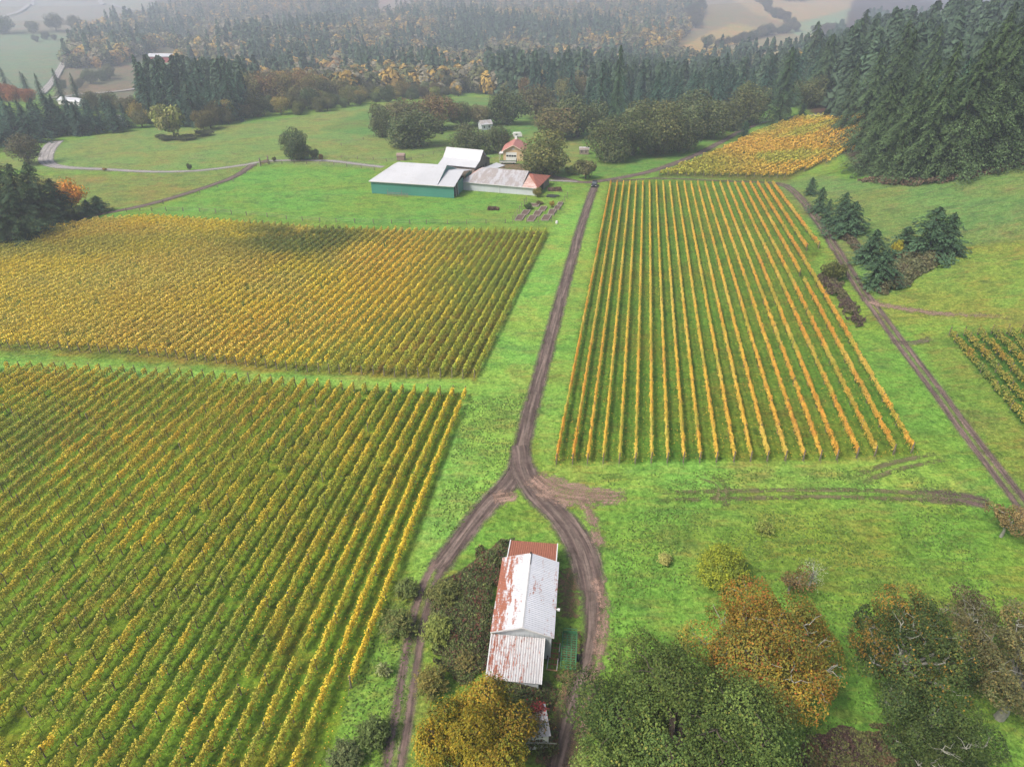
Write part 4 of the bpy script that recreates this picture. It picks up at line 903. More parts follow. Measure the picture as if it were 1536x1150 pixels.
# bramble thickets: leafy mounds without a countable plant
def thicket(name, outline, hgt, cols, label, n, card=.17, seed=0, weights=None, humps=2.6):
    rng = np.random.default_rng(seed + 60); poly = np.array([p[:2] for p in WP(*outline)]); cols = np.array(cols)
    x = rng.uniform(poly[:, 0].min(), poly[:, 0].max(), n * 3); y = rng.uniform(poly[:, 1].min(), poly[:, 1].max(), n * 3)
    jx = (vn(x, y, 2.2, seed + 31, 3) - .5) * 3.6; jy = (vn(x, y, 2.2, seed + 37, 3) - .5) * 3.6
    m = inpoly(x + jx, y + jy, poly); x, y = x[m][:n], y[m][:n]; n = len(x)
    d = np.full(n, 1e9)
    for i in range(len(poly)):
        a = poly[i]; b = poly[(i + 1) % len(poly)]; ab = b - a; t = np.clip(((x - a[0]) * ab[0] + (y - a[1]) * ab[1]) / (ab @ ab + 1e-9), 0, 1)
        d = np.minimum(d, np.hypot(x - a[0] - t * ab[0], y - a[1] - t * ab[1]))
    h = hgt * np.clip(d / (hgt * .8), .12, 1) ** .7 * (.45 + .9 * vn(x, y, humps, seed + 7, 3)) * rng.uniform(.55, 1.05, n) ** .6
    P = np.stack([x, y, tz(x, y) + h], 1); o = P.mean(0); nz = vn(x, y, 1.3, seed + 17, 2)
    ci = np.clip((nz * len(cols) * 1.3 - .15 * len(cols) + rng.normal(0, .8, n)), 0, len(cols) - 1).astype(int)
    V = cards(P - o, card * rng.uniform(.6, 1.5, n), np.tile([0, 0, 1.], (n, 1)), 1.0, rng=rng)
    c = ob(name, qmesh(name, V, rep4(cols[ci] * rng.uniform(.6, 1.4, (n, 1)))), LEAF, None, o); c.color = (1, 1, 1, 1)
    tag(c, label, 'brambles', kind='stuff')
BRAM = [(.075, .105, .04), (.12, .075, .045), (.10, .14, .05), (.15, .18, .06), (.085, .07, .04), (.075, .11, .04), (.14, .06, .045), (.12, .15, .05)]
thicket('bramble_thicket', ((640, 884), (690, 858), (750, 812), (775, 816), (762, 850), (752, 880), (742, 950), (738, 1010), (690, 1030), (655, 985), (645, 930)), 1.8, BRAM, 'dark brambles mixed with red leaves hugging the left wall of the shed', 42000, .17, 1)
thicket('bramble_thicket', ((725, 1012), (812, 1022), (828, 1030), (834, 1068), (828, 1130), (790, 1150), (740, 1120), (715, 1050)), 2.5, BRAM, 'dark brambles climbing over the ruined hut below the shed', 16000, .17, 2)
thicket('bramble_thicket', ((1190, 1100), (1260, 1088), (1340, 1092), (1390, 1120), (1400, 1190), (1180, 1190)), 1.8, [(.085, .05, .042), (.06, .04, .035), (.13, .14, .05), (.09, .10, .04), (.12, .075, .045)], 'purple brown brambles at the bottom edge between the oaks', 26000, .17, 3)
thicket('bramble_bank', ((1322, 412), (1340, 385), (1372, 382), (1410, 384), (1428, 380), (1405, 400), (1382, 415), (1350, 436), (1322, 444), (1306, 432)), 2.2, [(.10, .085, .05), (.14, .13, .06), (.16, .17, .09), (.12, .13, .06)], 'grey brown bramble bank under the layered fir', 9000, .42, 4, humps=5)
thicket('bramble_bank', ((1228, 412), (1250, 415), (1268, 440), (1284, 462), (1294, 488), (1280, 492), (1262, 468), (1240, 440), (1222, 418)), 1.4, [(.085, .055, .055), (.11, .085, .06), (.13, .13, .06)], 'strip of dull purple brambles between the vines and the track', 7000, .3, 5, humps=4)
thicket('bramble_bank', ((1228, 326), (1246, 336), (1262, 350), (1285, 362), (1302, 385), (1298, 395), (1275, 368), (1250, 352)), 1.6, [(.11, .085, .06), (.12, .11, .06)], 'brown scrub strip between the young firs and the track', 4500, .4, 6)
thicket('forest_edge_scrub', ((1282, 272), (1320, 276), (1380, 280), (1440, 272), (1536, 250), (1600, 242), (1600, 236), (1536, 243), (1440, 265), (1380, 272), (1320, 268)), 1.4, [(.16, .12, .08), (.20, .13, .09), (.12, .10, .06)], 'brown weeds and dead twigs along the foot of the hill wood', 9000, .55, 7)
# tufts of rank grass on the rough lawn
def tufts():
    rng = np.random.default_rng(5); x = rng.uniform(-25, 95, 90000); y = rng.uniform(34, 105, 90000)
    k = vn(x, y, 5, 3, 3) + rng.normal(0, .08, len(x)) > .48
    rd = [np.array([p[:2] for p in WP(*q)]) for q in (((895, 760), (1470, 760), (1560, 1000), (1560, 1160), (880, 1160), (915, 960), (925, 880)), ((880, 755), (1480, 755), (1350, 700), (850, 712)), ((630, 860), (700, 600), (790, 590), (765, 690), (700, 780)), ((560, 900), (625, 900), (600, 1150), (490, 1150)))]
    m = np.zeros(len(x), bool)
    for p in rd: m |= inpoly(x, y, p)
    x, y = x[k & m], y[k & m]; n = len(x); P = np.stack([x, y, tz(x, y) + .06], 1)
    V = cards(P, rng.uniform(.12, .28, n), np.tile([.2, -.5, 1.], (n, 1)), .7, 1.2, rng=rng)
    c = mixc(np.tile([.10, .21, .034], (n, 1)), np.array([.15, .21, .05]), rng.random(n)) * rng.uniform(.45, 1.0, (n, 1))
    tag(ob('rank_grass', qmesh('rank_grass', V, rep4(c)), VINE), 'tufts of rank grass on the rough lawn', 'grass', kind='stuff')
tufts()

# ------------------------------------------------------------------ building materials
def tin(name, base, rust, amount, grad=None, seams=(0, 1, 0), scale=1., streak=(1, 6, 1), dark=.0):
    """painted or galvanised sheet: seams drawn across the slope, rust in patches; grad = (axis, x0, x1) where it concentrates"""
    m, nt, p = newmat(name); k = N(nt); oc = k.n('TexCoord').outputs['Object']; s = k.sepv(oc)
    f = k.noise(k.scl(oc, streak), .55 * scale, 6, .7); g = k.noise(oc, 3.2 * scale, 5, .75); big = k.noise(oc, .25 * scale, 3)
    v = k.math('ADD', k.math('MULTIPLY', f, .65), k.math('MULTIPLY', g, .35))
    if grad: v = k.math('ADD', v, k.math('MULTIPLY', k.mapr(s[grad[0]], grad[1], grad[2]), grad[3] if len(grad) > 3 else .3))
    t = k.mapr(v, .86 - amount, .93 - amount)
    c = k.mix(k.mapr(big, .3, .7), base, [q * .86 for q in base])
    c = k.mix(k.mapr(g, .5, .75, 0, .25), c, [q * .6 for q in base])
    if dark: c = k.mix(k.mapr(f, .4, .7, 0, dark), c, (.16, .14, .13))
    rc = k.mix(g, [q * .6 for q in rust], [min(1, q * 1.35) for q in rust])
    c = k.mix(t, c, rc)
    if seams:
        ax, per, dk = (seams + (.3,))[:3] if len(seams) == 2 else seams
        w = k.math('FRACT', k.math('MULTIPLY', s[ax], 1. / per)); ln = k.mapr(w, .0, .10, 1, 0)
        c = k.mix(k.math('MULTIPLY', ln, dk), c, k.mix(1., c, (.55, .56, .6), 'MULTIPLY'))
    k.l(c, p.inputs['Base Color']); k.l(k.mapr(t, 0, 1, .42, .9), p.inputs['Roughness']); p.inputs['Specular IOR Level'].default_value = .35
    return m
RST = (.25, .095, .06)
ROOF_W = tin('white_tin_with_rust', (.47, .485, .52), RST, .31, (0, -.9, -3.2, .15), (1, .78, .35), 1., (3.5, .5, 1))
ROOF_E = tin('white_tin_clean', (.47, .485, .53), RST, .30, None, (1, .78, .4), 1., (2.5, .5, 1))
ROOF_N = tin('rusty_tin_leanto', (.47, .46, .47), RST, .38, (1, 5.0, 7.2, .2), (0, .55, .25), 1., (6, .6, 1))
ROOF_S = tin('mottled_tin_leanto', (.44, .44, .46), (.24, .09, .06), .30, (0, 1.8, -2.8, .10), (0, .38, .35), 1.3, (5, .8, 1), .35)
WALL_TIN = tin('pale_tin_wall', (.50, .54, .58), (.25, .12, .08), .22, None, (0, .4, .3), 1.)
WHITE = simple('white_paint', (.58, .58, .58), .6, .06, 2); TRIM = simple('pale_trim', (.48, .48, .49), .6, .12, 3)
DARK = simple('shade_black', (.016, .015, .015), .95, .3, 1); WOODM = simple('grey_timber', (.20, .165, .14), .9, .35, 2, (1, 1, .3))  # DARK: black for small parts, and painted shade inside the barn openings
GREENP = tin('green_steel_wall', (.055, .215, .175), (.04, .12, .10), .25, None, (2, 1.1, .5), .5, (.6, .6, 4))
WHROOF = tin('white_steel_roof', (.42, .43, .46), (.34, .33, .33), .30, None, (0, 1.6, .10), .4)
GRROOF = tin('greyed_steel_roof', (.36, .36, .39), (.25, .225, .22), .40, None, (0, 1.4, .22), .45, (2, .5, 1), .3)
REDROOF = tin('red_rusted_roof', (.36, .10, .07), (.24, .085, .06), .45, None, (0, 1.0, .2), .6)
PINKROOF = tin('faded_pink_roof', (.52, .40, .37), (.36, .22, .18), .4, None, (0, 1.0, .2), .6)
GREYWALL = tin('pale_grey_wall', (.46, .50, .54), (.3, .28, .26), .22, None, (0, 1.2, .3), .5)
TAN = simple('tan_siding', (.50, .36, .22), .8, .1, 1, (1, 1, 6)); REDTILE = simple('dull_red_roof', (.34, .15, .13), .8, .2, 1.5)
RED = simple('red_barn_paint', (.34, .07, .065), .8, .15, .5); GLASS = simple('dark_glass', (.03, .035, .04), .15, .2, 1, spec=.5)
RUSTY = simple('rusty_iron', (.23, .085, .05), .85, .35, 5); GREENM = simple('green_enamel', (.05, .16, .075), .6, .4, 3); RUBBER = simple('tyre_rubber', (.02, .02, .02), .8, .2, 6)
CARP = simple('black_car_paint', (.016, .017, .02), .25, .1, 2, spec=.6)

def corr(m, a, b, c, d, amp, pitch, ncross=6, th=.04):
    """corrugated sheet a-b-c-d (ridges run a->d); two skins so that it has a thickness"""
    a, b, c, d = (np.array(p, float) for p in (a, b, c, d)); L = np.linalg.norm(b - a); n = int(L / pitch * 4); nn = np.cross(b - a, d - a); nn /= np.linalg.norm(nn)
    if nn[2] < 0: nn = -nn
    for off in (0, -th):
        V = []
        for j in range(2):
            for i in range(n + 1):
                t = i / n; p = (a + (b - a) * t) * (1 - j) + (d + (c - d) * t) * j
                V.append(p + nn * (off + amp * math.sin(2 * math.pi * t * L / pitch)))
        m.add(V, [(i, i + 1, n + 2 + i, n + 1 + i) for i in range(n)])
    m.add([a, b, b - nn * th, a - nn * th], [(0, 1, 2, 3)]); m.add([d, c, c - nn * th, d - nn * th], [(0, 1, 2, 3)])

# ------------------------------------------------------------------ the tin shed in the foreground
def tin_shed():
    r = empty('tin_shed', (1.66, 53.6, float(tz(1.66, 53.6))), -rad(6.2), 'long white tin shed with rust along its left roof edge and two lean-tos', 'shed')
    W2, L2, EV, RG = 3.42, 5.35, 3.95, 5.05
    m = MB(); w2 = W2 - .3; l2 = L2 - .28
    m.prism([(-w2, -.3), (w2, -.3), (w2, EV - .06), (0, RG - .1), (-w2, EV - .06)], 'y', -l2, l2); m.build('wall', WALL_TIN, r)
    m = MB(); corr(m, (-W2, -L2, EV - .06), (-W2, L2, EV - .06), (0, L2, RG), (0, -L2, RG), .018, .26); p = m.build('roof', ROOF_W, r); p['label'] = 'white roof slope eaten by rust along the eave'
    m = MB(); corr(m, (0, -L2, RG), (0, L2, RG), (W2, L2, EV - .06), (W2, -L2, EV - .06), .018, .26); p = m.build('roof', ROOF_E, r); p['label'] = 'clean white roof slope'
    m = MB(); m.prism([(-.17, RG - .03), (0, RG + .06), (.17, RG - .03), (0, RG + .02)], 'y', -L2 - .02, L2 + .02); m.build('ridge_cap', TRIM, r)
    m = MB()
    for sg in (-1, 1):
        y = sg * (L2 + .02)
        for sx in (-1, 1): m.prism([(0, RG - .02), (sx * W2, EV - .08), (sx * W2, EV - .24), (0, RG - .20)], 'y', y, y + sg * .05)
    m.build('bargeboard', TRIM, r)
    m = MB()
    for i in range(12): m.box(-w2 + .2 + i * .52, -w2 + .23 + i * .52, -l2 - .035, -l2 - .004, 0, EV + (1 - abs(-w2 + .2 + i * .52) / w2) * (RG - EV) - .2)
    m.build('gable_batten', WALL_TIN, r)
    m = MB(); m.tube([(.12, L2 - .3, RG + .04), (.12, L2 + .2, RG + .05), (.10, L2 - 1.8, RG + .05)], .03, 5); m.tube([(0, L2 - .1, RG), (0, L2 - .1, RG + .35)], .07, 6); m.build('vent_pipe', DARK, r)
    m = MB(); m.tube([(W2 + .02, -1.6, EV - .1), (W2 + .25, -1.6, EV - .1)], .05, 6); m.box(W2 + .15, W2 + .42, -1.72, -1.48, EV - .22, EV - .02); m.build('lamp', WHITE, r)
    # north lean-to, very rusty
    m = MB(); m.box(-2.55, 2.75, L2 - .25, L2 + 4.0, -.3, 2.5); m.build('wall', WALL_TIN, r)
    m = MB(); corr(m, (-2.85, L2 - .1, 3.55), (3.0, L2 - .1, 3.55), (3.0, L2 + 4.35, 2.62), (-2.85, L2 + 4.35, 2.62), .022, .26); p = m.build('roof', ROOF_N, r, (0, 0, 0)); p['label'] = 'red rusted lean-to roof'
    m = MB(); m.box(3.0, 3.1, L2 - .1, L2 + 4.38, 2.5, 2.62); m.box(-2.95, -2.85, L2 - .1, L2 + 4.38, 2.5, 2.62); m.box(-2.85, 3.0, L2 + 4.35, L2 + 4.43, 2.48, 2.66)
    m = MB()
    for x in (-2.9, 3.05): m.slab([(x - .06, L2 - .1, 3.62), (x + .06, L2 - .1, 3.62), (x + .06, L2 + 4.38, 2.69), (x - .06, L2 + 4.38, 2.69)], .1)
    m.build('edge_flashing', WHITE, r)
    # south lean-to, mottled
    m = MB(); m.box(-3.0, 2.1, -L2 - 4.4, -L2 + .25, -.3, 2.1); m.build('wall', WALL_TIN, r)
    m = MB(); corr(m, (-3.25, -L2 - 4.55, 2.25), (2.35, -L2 - 4.55, 2.25), (2.35, -L2 + .1, 3.45), (-3.25, -L2 + .1, 3.45), .03, .26); p = m.build('roof', ROOF_S, r); p['label'] = 'mottled grey and rust lean-to roof'
    m = MB()
    for x in (-3.31, 2.41): m.slab([(x - .06, -L2 - 4.6, 2.3), (x + .06, -L2 - 4.6, 2.3), (x + .06, -L2 + .1, 3.52), (x - .06, -L2 + .1, 3.52)], .1)
    m.build('edge_flashing', TRIM, r)
    m = MB(); m.box(2.16, 2.22, -L2 - 3.2, -L2 - 1.2, 0, 1.95); m.build('door', WOODM, r)
tin_shed()
def ruin():
    g = G(795, 1106); r = empty('ruined_hut', g, rad(8), 'ruined hut under brambles, only a white wall corner showing', 'hut')
    m = MB(); m.box(-1.8, 1.6, -1.2, 1.6, -.2, 2.0); m.build('wall', WHITE, r)
    m = MB(); m.slab([(-2.0, -1.3, 2.0), (1.8, -1.3, 2.05), (1.8, 1.8, 2.5), (-2.0, 1.8, 2.45)], .08); m.build('roof', ROOF_S, r)
    m = MB(); m.box(1.62, 1.68, -.6, .5, .1, 1.8); m.build('door', WOODM, r)
    m = MB(); m.tube([(-1.9, -1.5, 2.1), (.5, -1.9, 2.2), (2.2, -2.1, 2.0)], .05, 5); m.build('fallen_pole', PALEBARK, r)
ruin()
def red_vine_over(px, py, z, w, cols, label, n=900, seed=1):
    g = PZ(px, py, z); rng = np.random.default_rng(seed); P = rng.normal(0, 1, (n, 3)) * (w, w * .6, .3) * .6
    c = ob('creeper', qmesh('creeper', cards(P, .17 * rng.uniform(.6, 1.4, n), np.tile([0, 0, 1.], (n, 1)), .9, rng=rng), rep4(np.array(cols)[rng.integers(len(cols), size=n)] * rng.uniform(.6, 1.4, (n, 1)))), LEAF, None, g)
    tag(c, label, 'creeper')
red_vine_over(804, 1061, 2.3, .9, [(.30, .05, .05), (.22, .06, .05)], 'small crimson creeper on the ruined hut', 420, 3)
red_vine_over(772, 1058, 2.4, 1.6, [(.10, .14, .04), (.14, .16, .05)], 'green creeper spilling over the ruined hut roof', 1500, 4)
red_vine_over(790, 1088, 2.2, 1.5, [(.16, .14, .05), (.12, .13, .05), (.20, .12, .04)], 'olive creeper over the lower half of the ruined hut', 1200, 5)

def wheel(r, x, y, R, w, rim=TRIM):
    m = MB(); n = 16; prof = [(R * .55, -w / 2), (R * .93, -w / 2), (R, -w * .3), (R, w * .3), (R * .93, w / 2), (R * .55, w / 2)]
    V = []; k = len(prof)
    for i in range(n):
        a = 2 * math.pi * i / n
        V += [(x + q[1], y + math.cos(a) * q[0], R + math.sin(a) * q[0]) for q in prof]
    m.add(V, [(i * k + j, i * k + (j + 1) % k, ((i + 1) % n) * k + (j + 1) % k, ((i + 1) % n) * k + j) for i in range(n) for j in range(k)])
    o = m.build('wheel', RUBBER, r)
    m = MB(); m.tube([(x - w * .35, y, R), (x + w * .35, y, R)], R * .56, 12); m.build('rim', rim, o)
def green_wagon():
    a = PZ(855, 948, 1.0); b = PZ(852, 1001, 1.0); c = (a + b) / 2; L = np.linalg.norm(a - b) / 2; az = math.atan2(a[1] - b[1], a[0] - b[0]) - math.pi / 2
    r = empty('hay_wagon', (c[0], c[1], float(tz(c[0], c[1]))), az, 'green slatted farm wagon parked beside the shed', 'wagon')
    w = .78; m = MB()
    for x in (-w, -.25, .25, w): m.box(x - .05, x + .05, -L, L, .82, .92)
    m.build('chassis', GREENM, r)
    m = MB(); n = 15
    for i in range(n): y = -L + 2 * L * (i + .2) / n; m.box(-w, w, y, y + .075, .923, .97)
    m.build('deck_slats', GREENM, r)
    m = MB()
    for x in (-w - .06, w): m.box(x, x + .06, -L, L, .98, 1.16)
    m.build('side_rail', GREENM, r)
    m = MB(); m.box(-w, w, L + .003, L + .06, .9, 1.4); m.box(-w, -w + .07, L + .065, L + .13, .9, 1.75); m.box(w - .07, w, L + .065, L + .13, .9, 1.75); m.box(-w, w, L + .065, L + .12, 1.62, 1.7); m.build('headboard', GREENM, r)
    m = MB(); m.tube([(-w - .28, -.35, .42), (w + .28, -.35, .42)], .05, 6); m.box(-.06, .06, -.41, -.29, .42, .82); m.build('axle', RUSTY, r)
    for x in (-w - .22, w + .22): wheel(r, x, -.35, .42, .26)
    m = MB(); m.tube([(0, L, .8), (0, L + 1.1, .55)], .05, 6); m.tube([(0, L + 1.1, .55), (0, L + 1.15, .75)], .07, 6); m.build('drawbar', DARK, r)
green_wagon()
def rusty_frame():
    a = PZ(832, 962, .5); b = PZ(829, 1001, .5); c = (a + b) / 2; L = np.linalg.norm(a - b) / 2 + .1; az = math.atan2(a[1] - b[1], a[0] - b[0]) - math.pi / 2 - .05
    r = empty('implement_frame', (c[0], c[1], float(tz(c[0], c[1]))), az, 'rusty ladder shaped trailer frame lying between shed and green wagon', 'frame')
    m = MB()
    for x in (-.56, .50): m.box(x, x + .06, -L, L, .36, .48)
    p = m.build('side_beam', TRIM, r)
    m = MB()
    for y in np.linspace(-L, L - .08, 6): m.box(-.5, .5, y, y + .08, .38, .46)
    for x in (-.2, .18): m.box(x, x + .04, -L, L, .465, .50)
    m.build('cross_bar', RUSTY, r)
    m = MB(); m.tube([(-.5, L, .42), (0, L + .95, .42), (.5, L, .42)], .045, 5); m.build('hitch', RUSTY, r)
    m = MB(); m.box(-.6, .6, -L - .06, -L - .003, .34, .5); m.build('end_plank', simple('raw_wood', (.42, .27, .15), .8, .2, 4), r)
    for x in (-.62, .62): wheel(r, x, -.2, .3, .14, RUSTY)
rusty_frame()

# ------------------------------------------------------------------ the farmyard barns
def frame_at(px, py, rz, name, label, cat='barn', z=None):
    g = G(px, py); return empty(name, g, rz, label, cat)
def poly_roof(name, quads, mat, parent, th=.14, label=None):
    m = MB()
    for q in quads: m.slab(q, th)
    o = m.build(name, mat, parent)
    if label: o['label'] = label
    return o
def green_barn():
    r = empty('green_barn', (-49.5, 241.9, -5.1), -rad(12.9), 'long green walled barn with a bright white roof', 'barn')
    zb = float(tz(-35, 240)) + 5.1; e = 4.35; Lm = 24.6; D = 22.5; rg = 8.4
    m = MB(); m.box(0, Lm, 0, .2, zb - 1, e); m.box(0, .2, .2, D, zb - 1, e); m.box(.2, Lm, D - .2, D, zb - 1, e); m.build('wall', GREENP, r)
    ax = 30.3
    m = MB(); m.box(Lm + .003, ax, 0, .2, zb - 1, e - .05); m.build('wall', GREENP, r)
    m = MB(); m.box(ax - .2, ax, 5.5, 11.5, zb - 1, e - .05); m.box(ax - .2, ax, 15.5, D, zb - 1, e - .05); m.build('end_panel', GREENP, r)
    m = MB(); m.box(ax - 3.2, ax - .6, .3, 14, zb - .5, e - .4); m.build('shade_black', DARK, r)  # solid near-black box, paints the shade inside the open end
    m = MB()
    for y in (.24, 3.0, 5.3): m.box(ax - .3, ax - .05, y, y + .16, zb - 1, e - .06)
    m.build('door_post', TRIM, r)
    # hipped left end, gabled right end
    poly_roof('roof', [((-.5, -.5, e), (Lm, -.5, e), (Lm, D / 2, rg), (6.2, D / 2, rg)), ((-.5, D + .5, e), (6.2, D / 2, rg), (Lm, D / 2, rg), (Lm, D + .5, e)), ((-.5, -.5, e), (6.2, D / 2, rg), (-.5, D + .5, e))], WHROOF, r)
    m = MB(); m.prism([(-.3, e), (D / 2, rg - .16), (D + .3, e)], 'x', Lm - .22, Lm - .04); m.build('gable', GREENP, r)
    poly_roof('lower_roof', [((Lm + .01, -.5, e - .06), (ax + .4, -.5, e - .06), (ax + .4, D / 2, e + 2.3), (Lm + .01, D / 2, e + 2.3)), ((Lm + .01, D / 2, e + 2.3), (ax + .4, D / 2, e + 2.3), (ax + .4, D, e - .06), (Lm + .01, D, e - .06))], WHROOF, r, .14, 'slightly greyer lower roof over the open end')
    m = MB(); m.box(-.5, ax + .4, -.62, -.505, e - .22, e + .0); m.build('gutter', TRIM, r)
    m = MB()
    for x in (6.5, 11.7): m.box(x, x + .12, -1.6, -1.48, zb - .8, 2.2)
    for z in (.5, 1.0, 1.5): m.box(6.5, 14, -1.7, -1.61, zb + z - .4, zb + z - .28)
    m.box(14, 14.12, -1.72, -1.6, zb - .8, 1.2); m.build('feed_rail', WOODM, r)
green_barn()
def white_barn():
    r = empty('white_roofed_barn', (-27.2, 262.8, -5.6), -rad(20.5), 'tall barn with a white roof behind the green one', 'barn')
    L, D, e, e2, rg = 14.8, 15, 5.4, 6.9, 10.0
    m = MB(); m.prism([(0, -.6), (0, e), (4, e2), (D / 2, rg - .3), (D - 4, e2), (D, e), (D, -.6)], 'x', .2, L - .6); m.build('wall', WOODM, r)
    q = [((-.4, -.5, e), (L, -.5, e), (L, 4, e2), (-.4, 4, e2)), ((-.4, 4, e2), (L, 4, e2), (L, D / 2, rg), (-.4, D / 2, rg)), ((-.4, D - 4, e2), (-.4, D / 2, rg), (L, D / 2, rg), (L, D - 4, e2)), ((-.4, D + .5, e), (-.4, D - 4, e2), (L, D - 4, e2), (L, D + .5, e))]
    poly_roof('roof', q, WHROOF, r)
    m = MB(); m.box(L - .59, L - .52, 3, 6.5, 0, 4.2); m.build('painted_door_shade', DARK, r)  # black slab on a closed wall, painted shade of a doorway
    for y in (8.4, 10.6): m = MB(); m.box(L - .59, L - .5, y, y + .9, 3.2, 4.3); m.build('window', GLASS, r)
    # open lean-to on the right
    poly_roof('lean_to_roof', [((L + .1, 3.4, 3.9), (L + 4.9, 6.2, 3.7), (L + 6.8, 12.5, 3.9), (L + 3.2, 12.5, 4.6))], WHROOF, r)
    m = MB()
    for x, y in ((L + .3, 3.8), (L + 4.7, 6.5), (L + 6.3, 12.2)): m.box(x, x + .2, y, y + .2, -.6, 3.6)
    m.build('lean_to_post', WOODM, r)
    m = MB(); m.box(L + .2, L + 2.6, 7.6, 11, -.6, 3.3); m.build('painted_bay_shade', DARK, r)  # solid black box painted in as the shade under the lean-to
white_barn()
def grey_barn():
    r = empty('grey_barn', (-17.9, 246.6, -5.45), -rad(17.4), 'low grey barn with weathered roof and rust red hipped end', 'barn')
    L, D, e, rg = 27.8, 16.8, 3.15, 6.5; h1, h2 = 5.2, 22.4
    m = MB(); m.box(0, L, 0, .2, -.8, e); m.box(0, .2, .2, D, -.8, e); m.box(.2, L, D - .2, D, -.8, e); m.build('wall', GREYWALL, r)
    m = MB(); m.box(L - .18, L, .2, 2.2, -.8, e); m.box(L - .18, L, 9.5, D - .2, -.8, e); m.build('end_wall', WOODM, r)
    m = MB(); m.box(L - 3, L - .5, .4, D - .5, -.5, e - .2); m.build('shade_black', DARK, r)  # black block behind the end wall, indoor shade put into its colour
    o = .45
    poly_roof('roof', [((-o, -o, e), (L - 5.3, -o, e), (h2, D / 2, rg), (h1, D / 2, rg)), ((-o, D + o, e), (h1, D / 2, rg), (h2, D / 2, rg), (L - 5.3, D + o, e))], GRROOF, r)
    poly_roof('roof_end', [((-o, -o, e + .003), (h1, D / 2, rg + .003), (-o, D + o, e + .003))], PINKROOF, r, .14, 'browned hip end of the roof')
    poly_roof('roof_end', [((L - 5.3, -o, e - .02), (L + o, -o, e - .02), (h2 + .1, D / 2, rg - .9))], PINKROOF, r, .12, 'faded pink triangle of the roof')
    poly_roof('roof_end', [((L + o, -o, e), (L + o, D + o, e), (h2 + 1.4, D / 2, rg - .9), (h2 + .12, D / 2 - .5, rg - .9))], REDROOF, r, .12, 'rust red hip end of the roof')
    poly_roof('roof_end', [((L - 5.3, D + o, e), (h2 + .2, D / 2, rg - .9), (h2 + 1.4, D / 2, rg - .9), (L + o, D + o, e))], REDROOF, r, .1)
    m = MB(); m.prism([(D / 2 - 4.5, rg - 2.0), (D / 2, rg - .15), (D / 2 + 4.5, rg - 2.0)], 'x', h2 - .35, h2 - .2); m.build('gablet', WOODM, r)
    m = MB(); m.tube([(14, -.25, e), (14, -.25, -.6)], .07, 6); m.build('downpipe', WHITE, r)
    m = MB(); m.box(-o, L, -.57, -.46, e - .2, e); m.build('gutter', TRIM, r)
grey_barn()
def house():
    g = PZ(755, 239, -6.5); r = empty('tan_house', (g[0], g[1], float(tz(g[0], g[1]))), -rad(6), 'tan house with red gabled roof and white garage door', 'house')
    Wd, D, e, rg = 8.4, 13, 4.3, 6.6
    m = MB(); m.prism([(0, -.5), (Wd, -.5), (Wd, e), (Wd / 2, rg - .1), (0, e)], 'y', 0, D); m.build('wall', TAN, r)
    poly_roof('roof', [((-.8, -.7, e - .4), (Wd / 2, -.7, rg), (Wd / 2, D + .5, rg), (-.8, D + .5, e - .4)), ((Wd / 2, -.7, rg), (Wd + .8, -.7, e - .4), (Wd + .8, D + .5, e - .4), (Wd / 2, D + .5, rg))], REDTILE, r, .16)
    m = MB()
    for sx in (-1, 1): m.prism([(Wd / 2, rg + .04), (Wd / 2 + sx * (Wd / 2 + .85), e - .42), (Wd / 2 + sx * (Wd / 2 + .85), e - .62), (Wd / 2, rg - .2)], 'y', -.78, -.703)
    m.build('bargeboard', simple('cream_trim', (.62, .52, .40), .7, .05), r)
    m = MB(); m.box(1.1, 5.6, -.06, -.004, 0, 3.5); d = m.build('garage_door', WHITE, r)
    m = MB()
    for i in range(4): m.box(1.3 + i * 1.06, 2.2 + i * 1.06, -.1, -.063, 1.7, 2.4)
    m.build('window', GLASS, d)
    m = MB(); m.prism([(3.3, e + .35), (5.1, e + .35), (4.2, e + 1.1)], 'y', -.05, -.004); m.build('attic_vent', TRIM, r)
    m = MB(); m.slab([(-2.0, .5, 2.7), (-.01, .5, 3.0), (-.01, 5, 3.0), (-2.0, 5, 2.7)], .12); m.box(-1.9, -1.75, .6, .75, -.5, 2.6); m.box(-1.9, -1.75, 4.7, 4.85, -.5, 2.6); m.build('porch', TRIM, r)
    m = MB(); m.box(Wd / 2 - .5, Wd / 2 + .5, D - 2.2, D - 1.4, rg - .3, rg + .9); m.build('chimney', WHITE, r)
house()
def dock():
    g = G(762, 246); r = empty('flat_wagon', g, -rad(4), 'long low dark flatbed wagon parked before the tan house', 'wagon')
    m = MB(); m.box(-3.4, 3.4, -1.2, 1.2, .95, 1.2); m.build('deck', simple('mossy_planks', (.10, .12, .09), .9, .3, 2), r)
    m = MB(); m.box(-3.4, 3.4, -1.27, -1.203, .8, 1.25); m.build('side_board', TRIM, r)
    for x in (-2.4, 2.4):
        for y in (-.95, .95): m = MB(); m.tube([(x, y - .1, .4), (x, y + .1, .4)], .4, 12); m.build('wheel', RUBBER, r)
    m = MB(); m.box(3.45, 3.6, -1.2, 1.2, .9, 2.1); m.build('headboard', DARK, r)
dock()
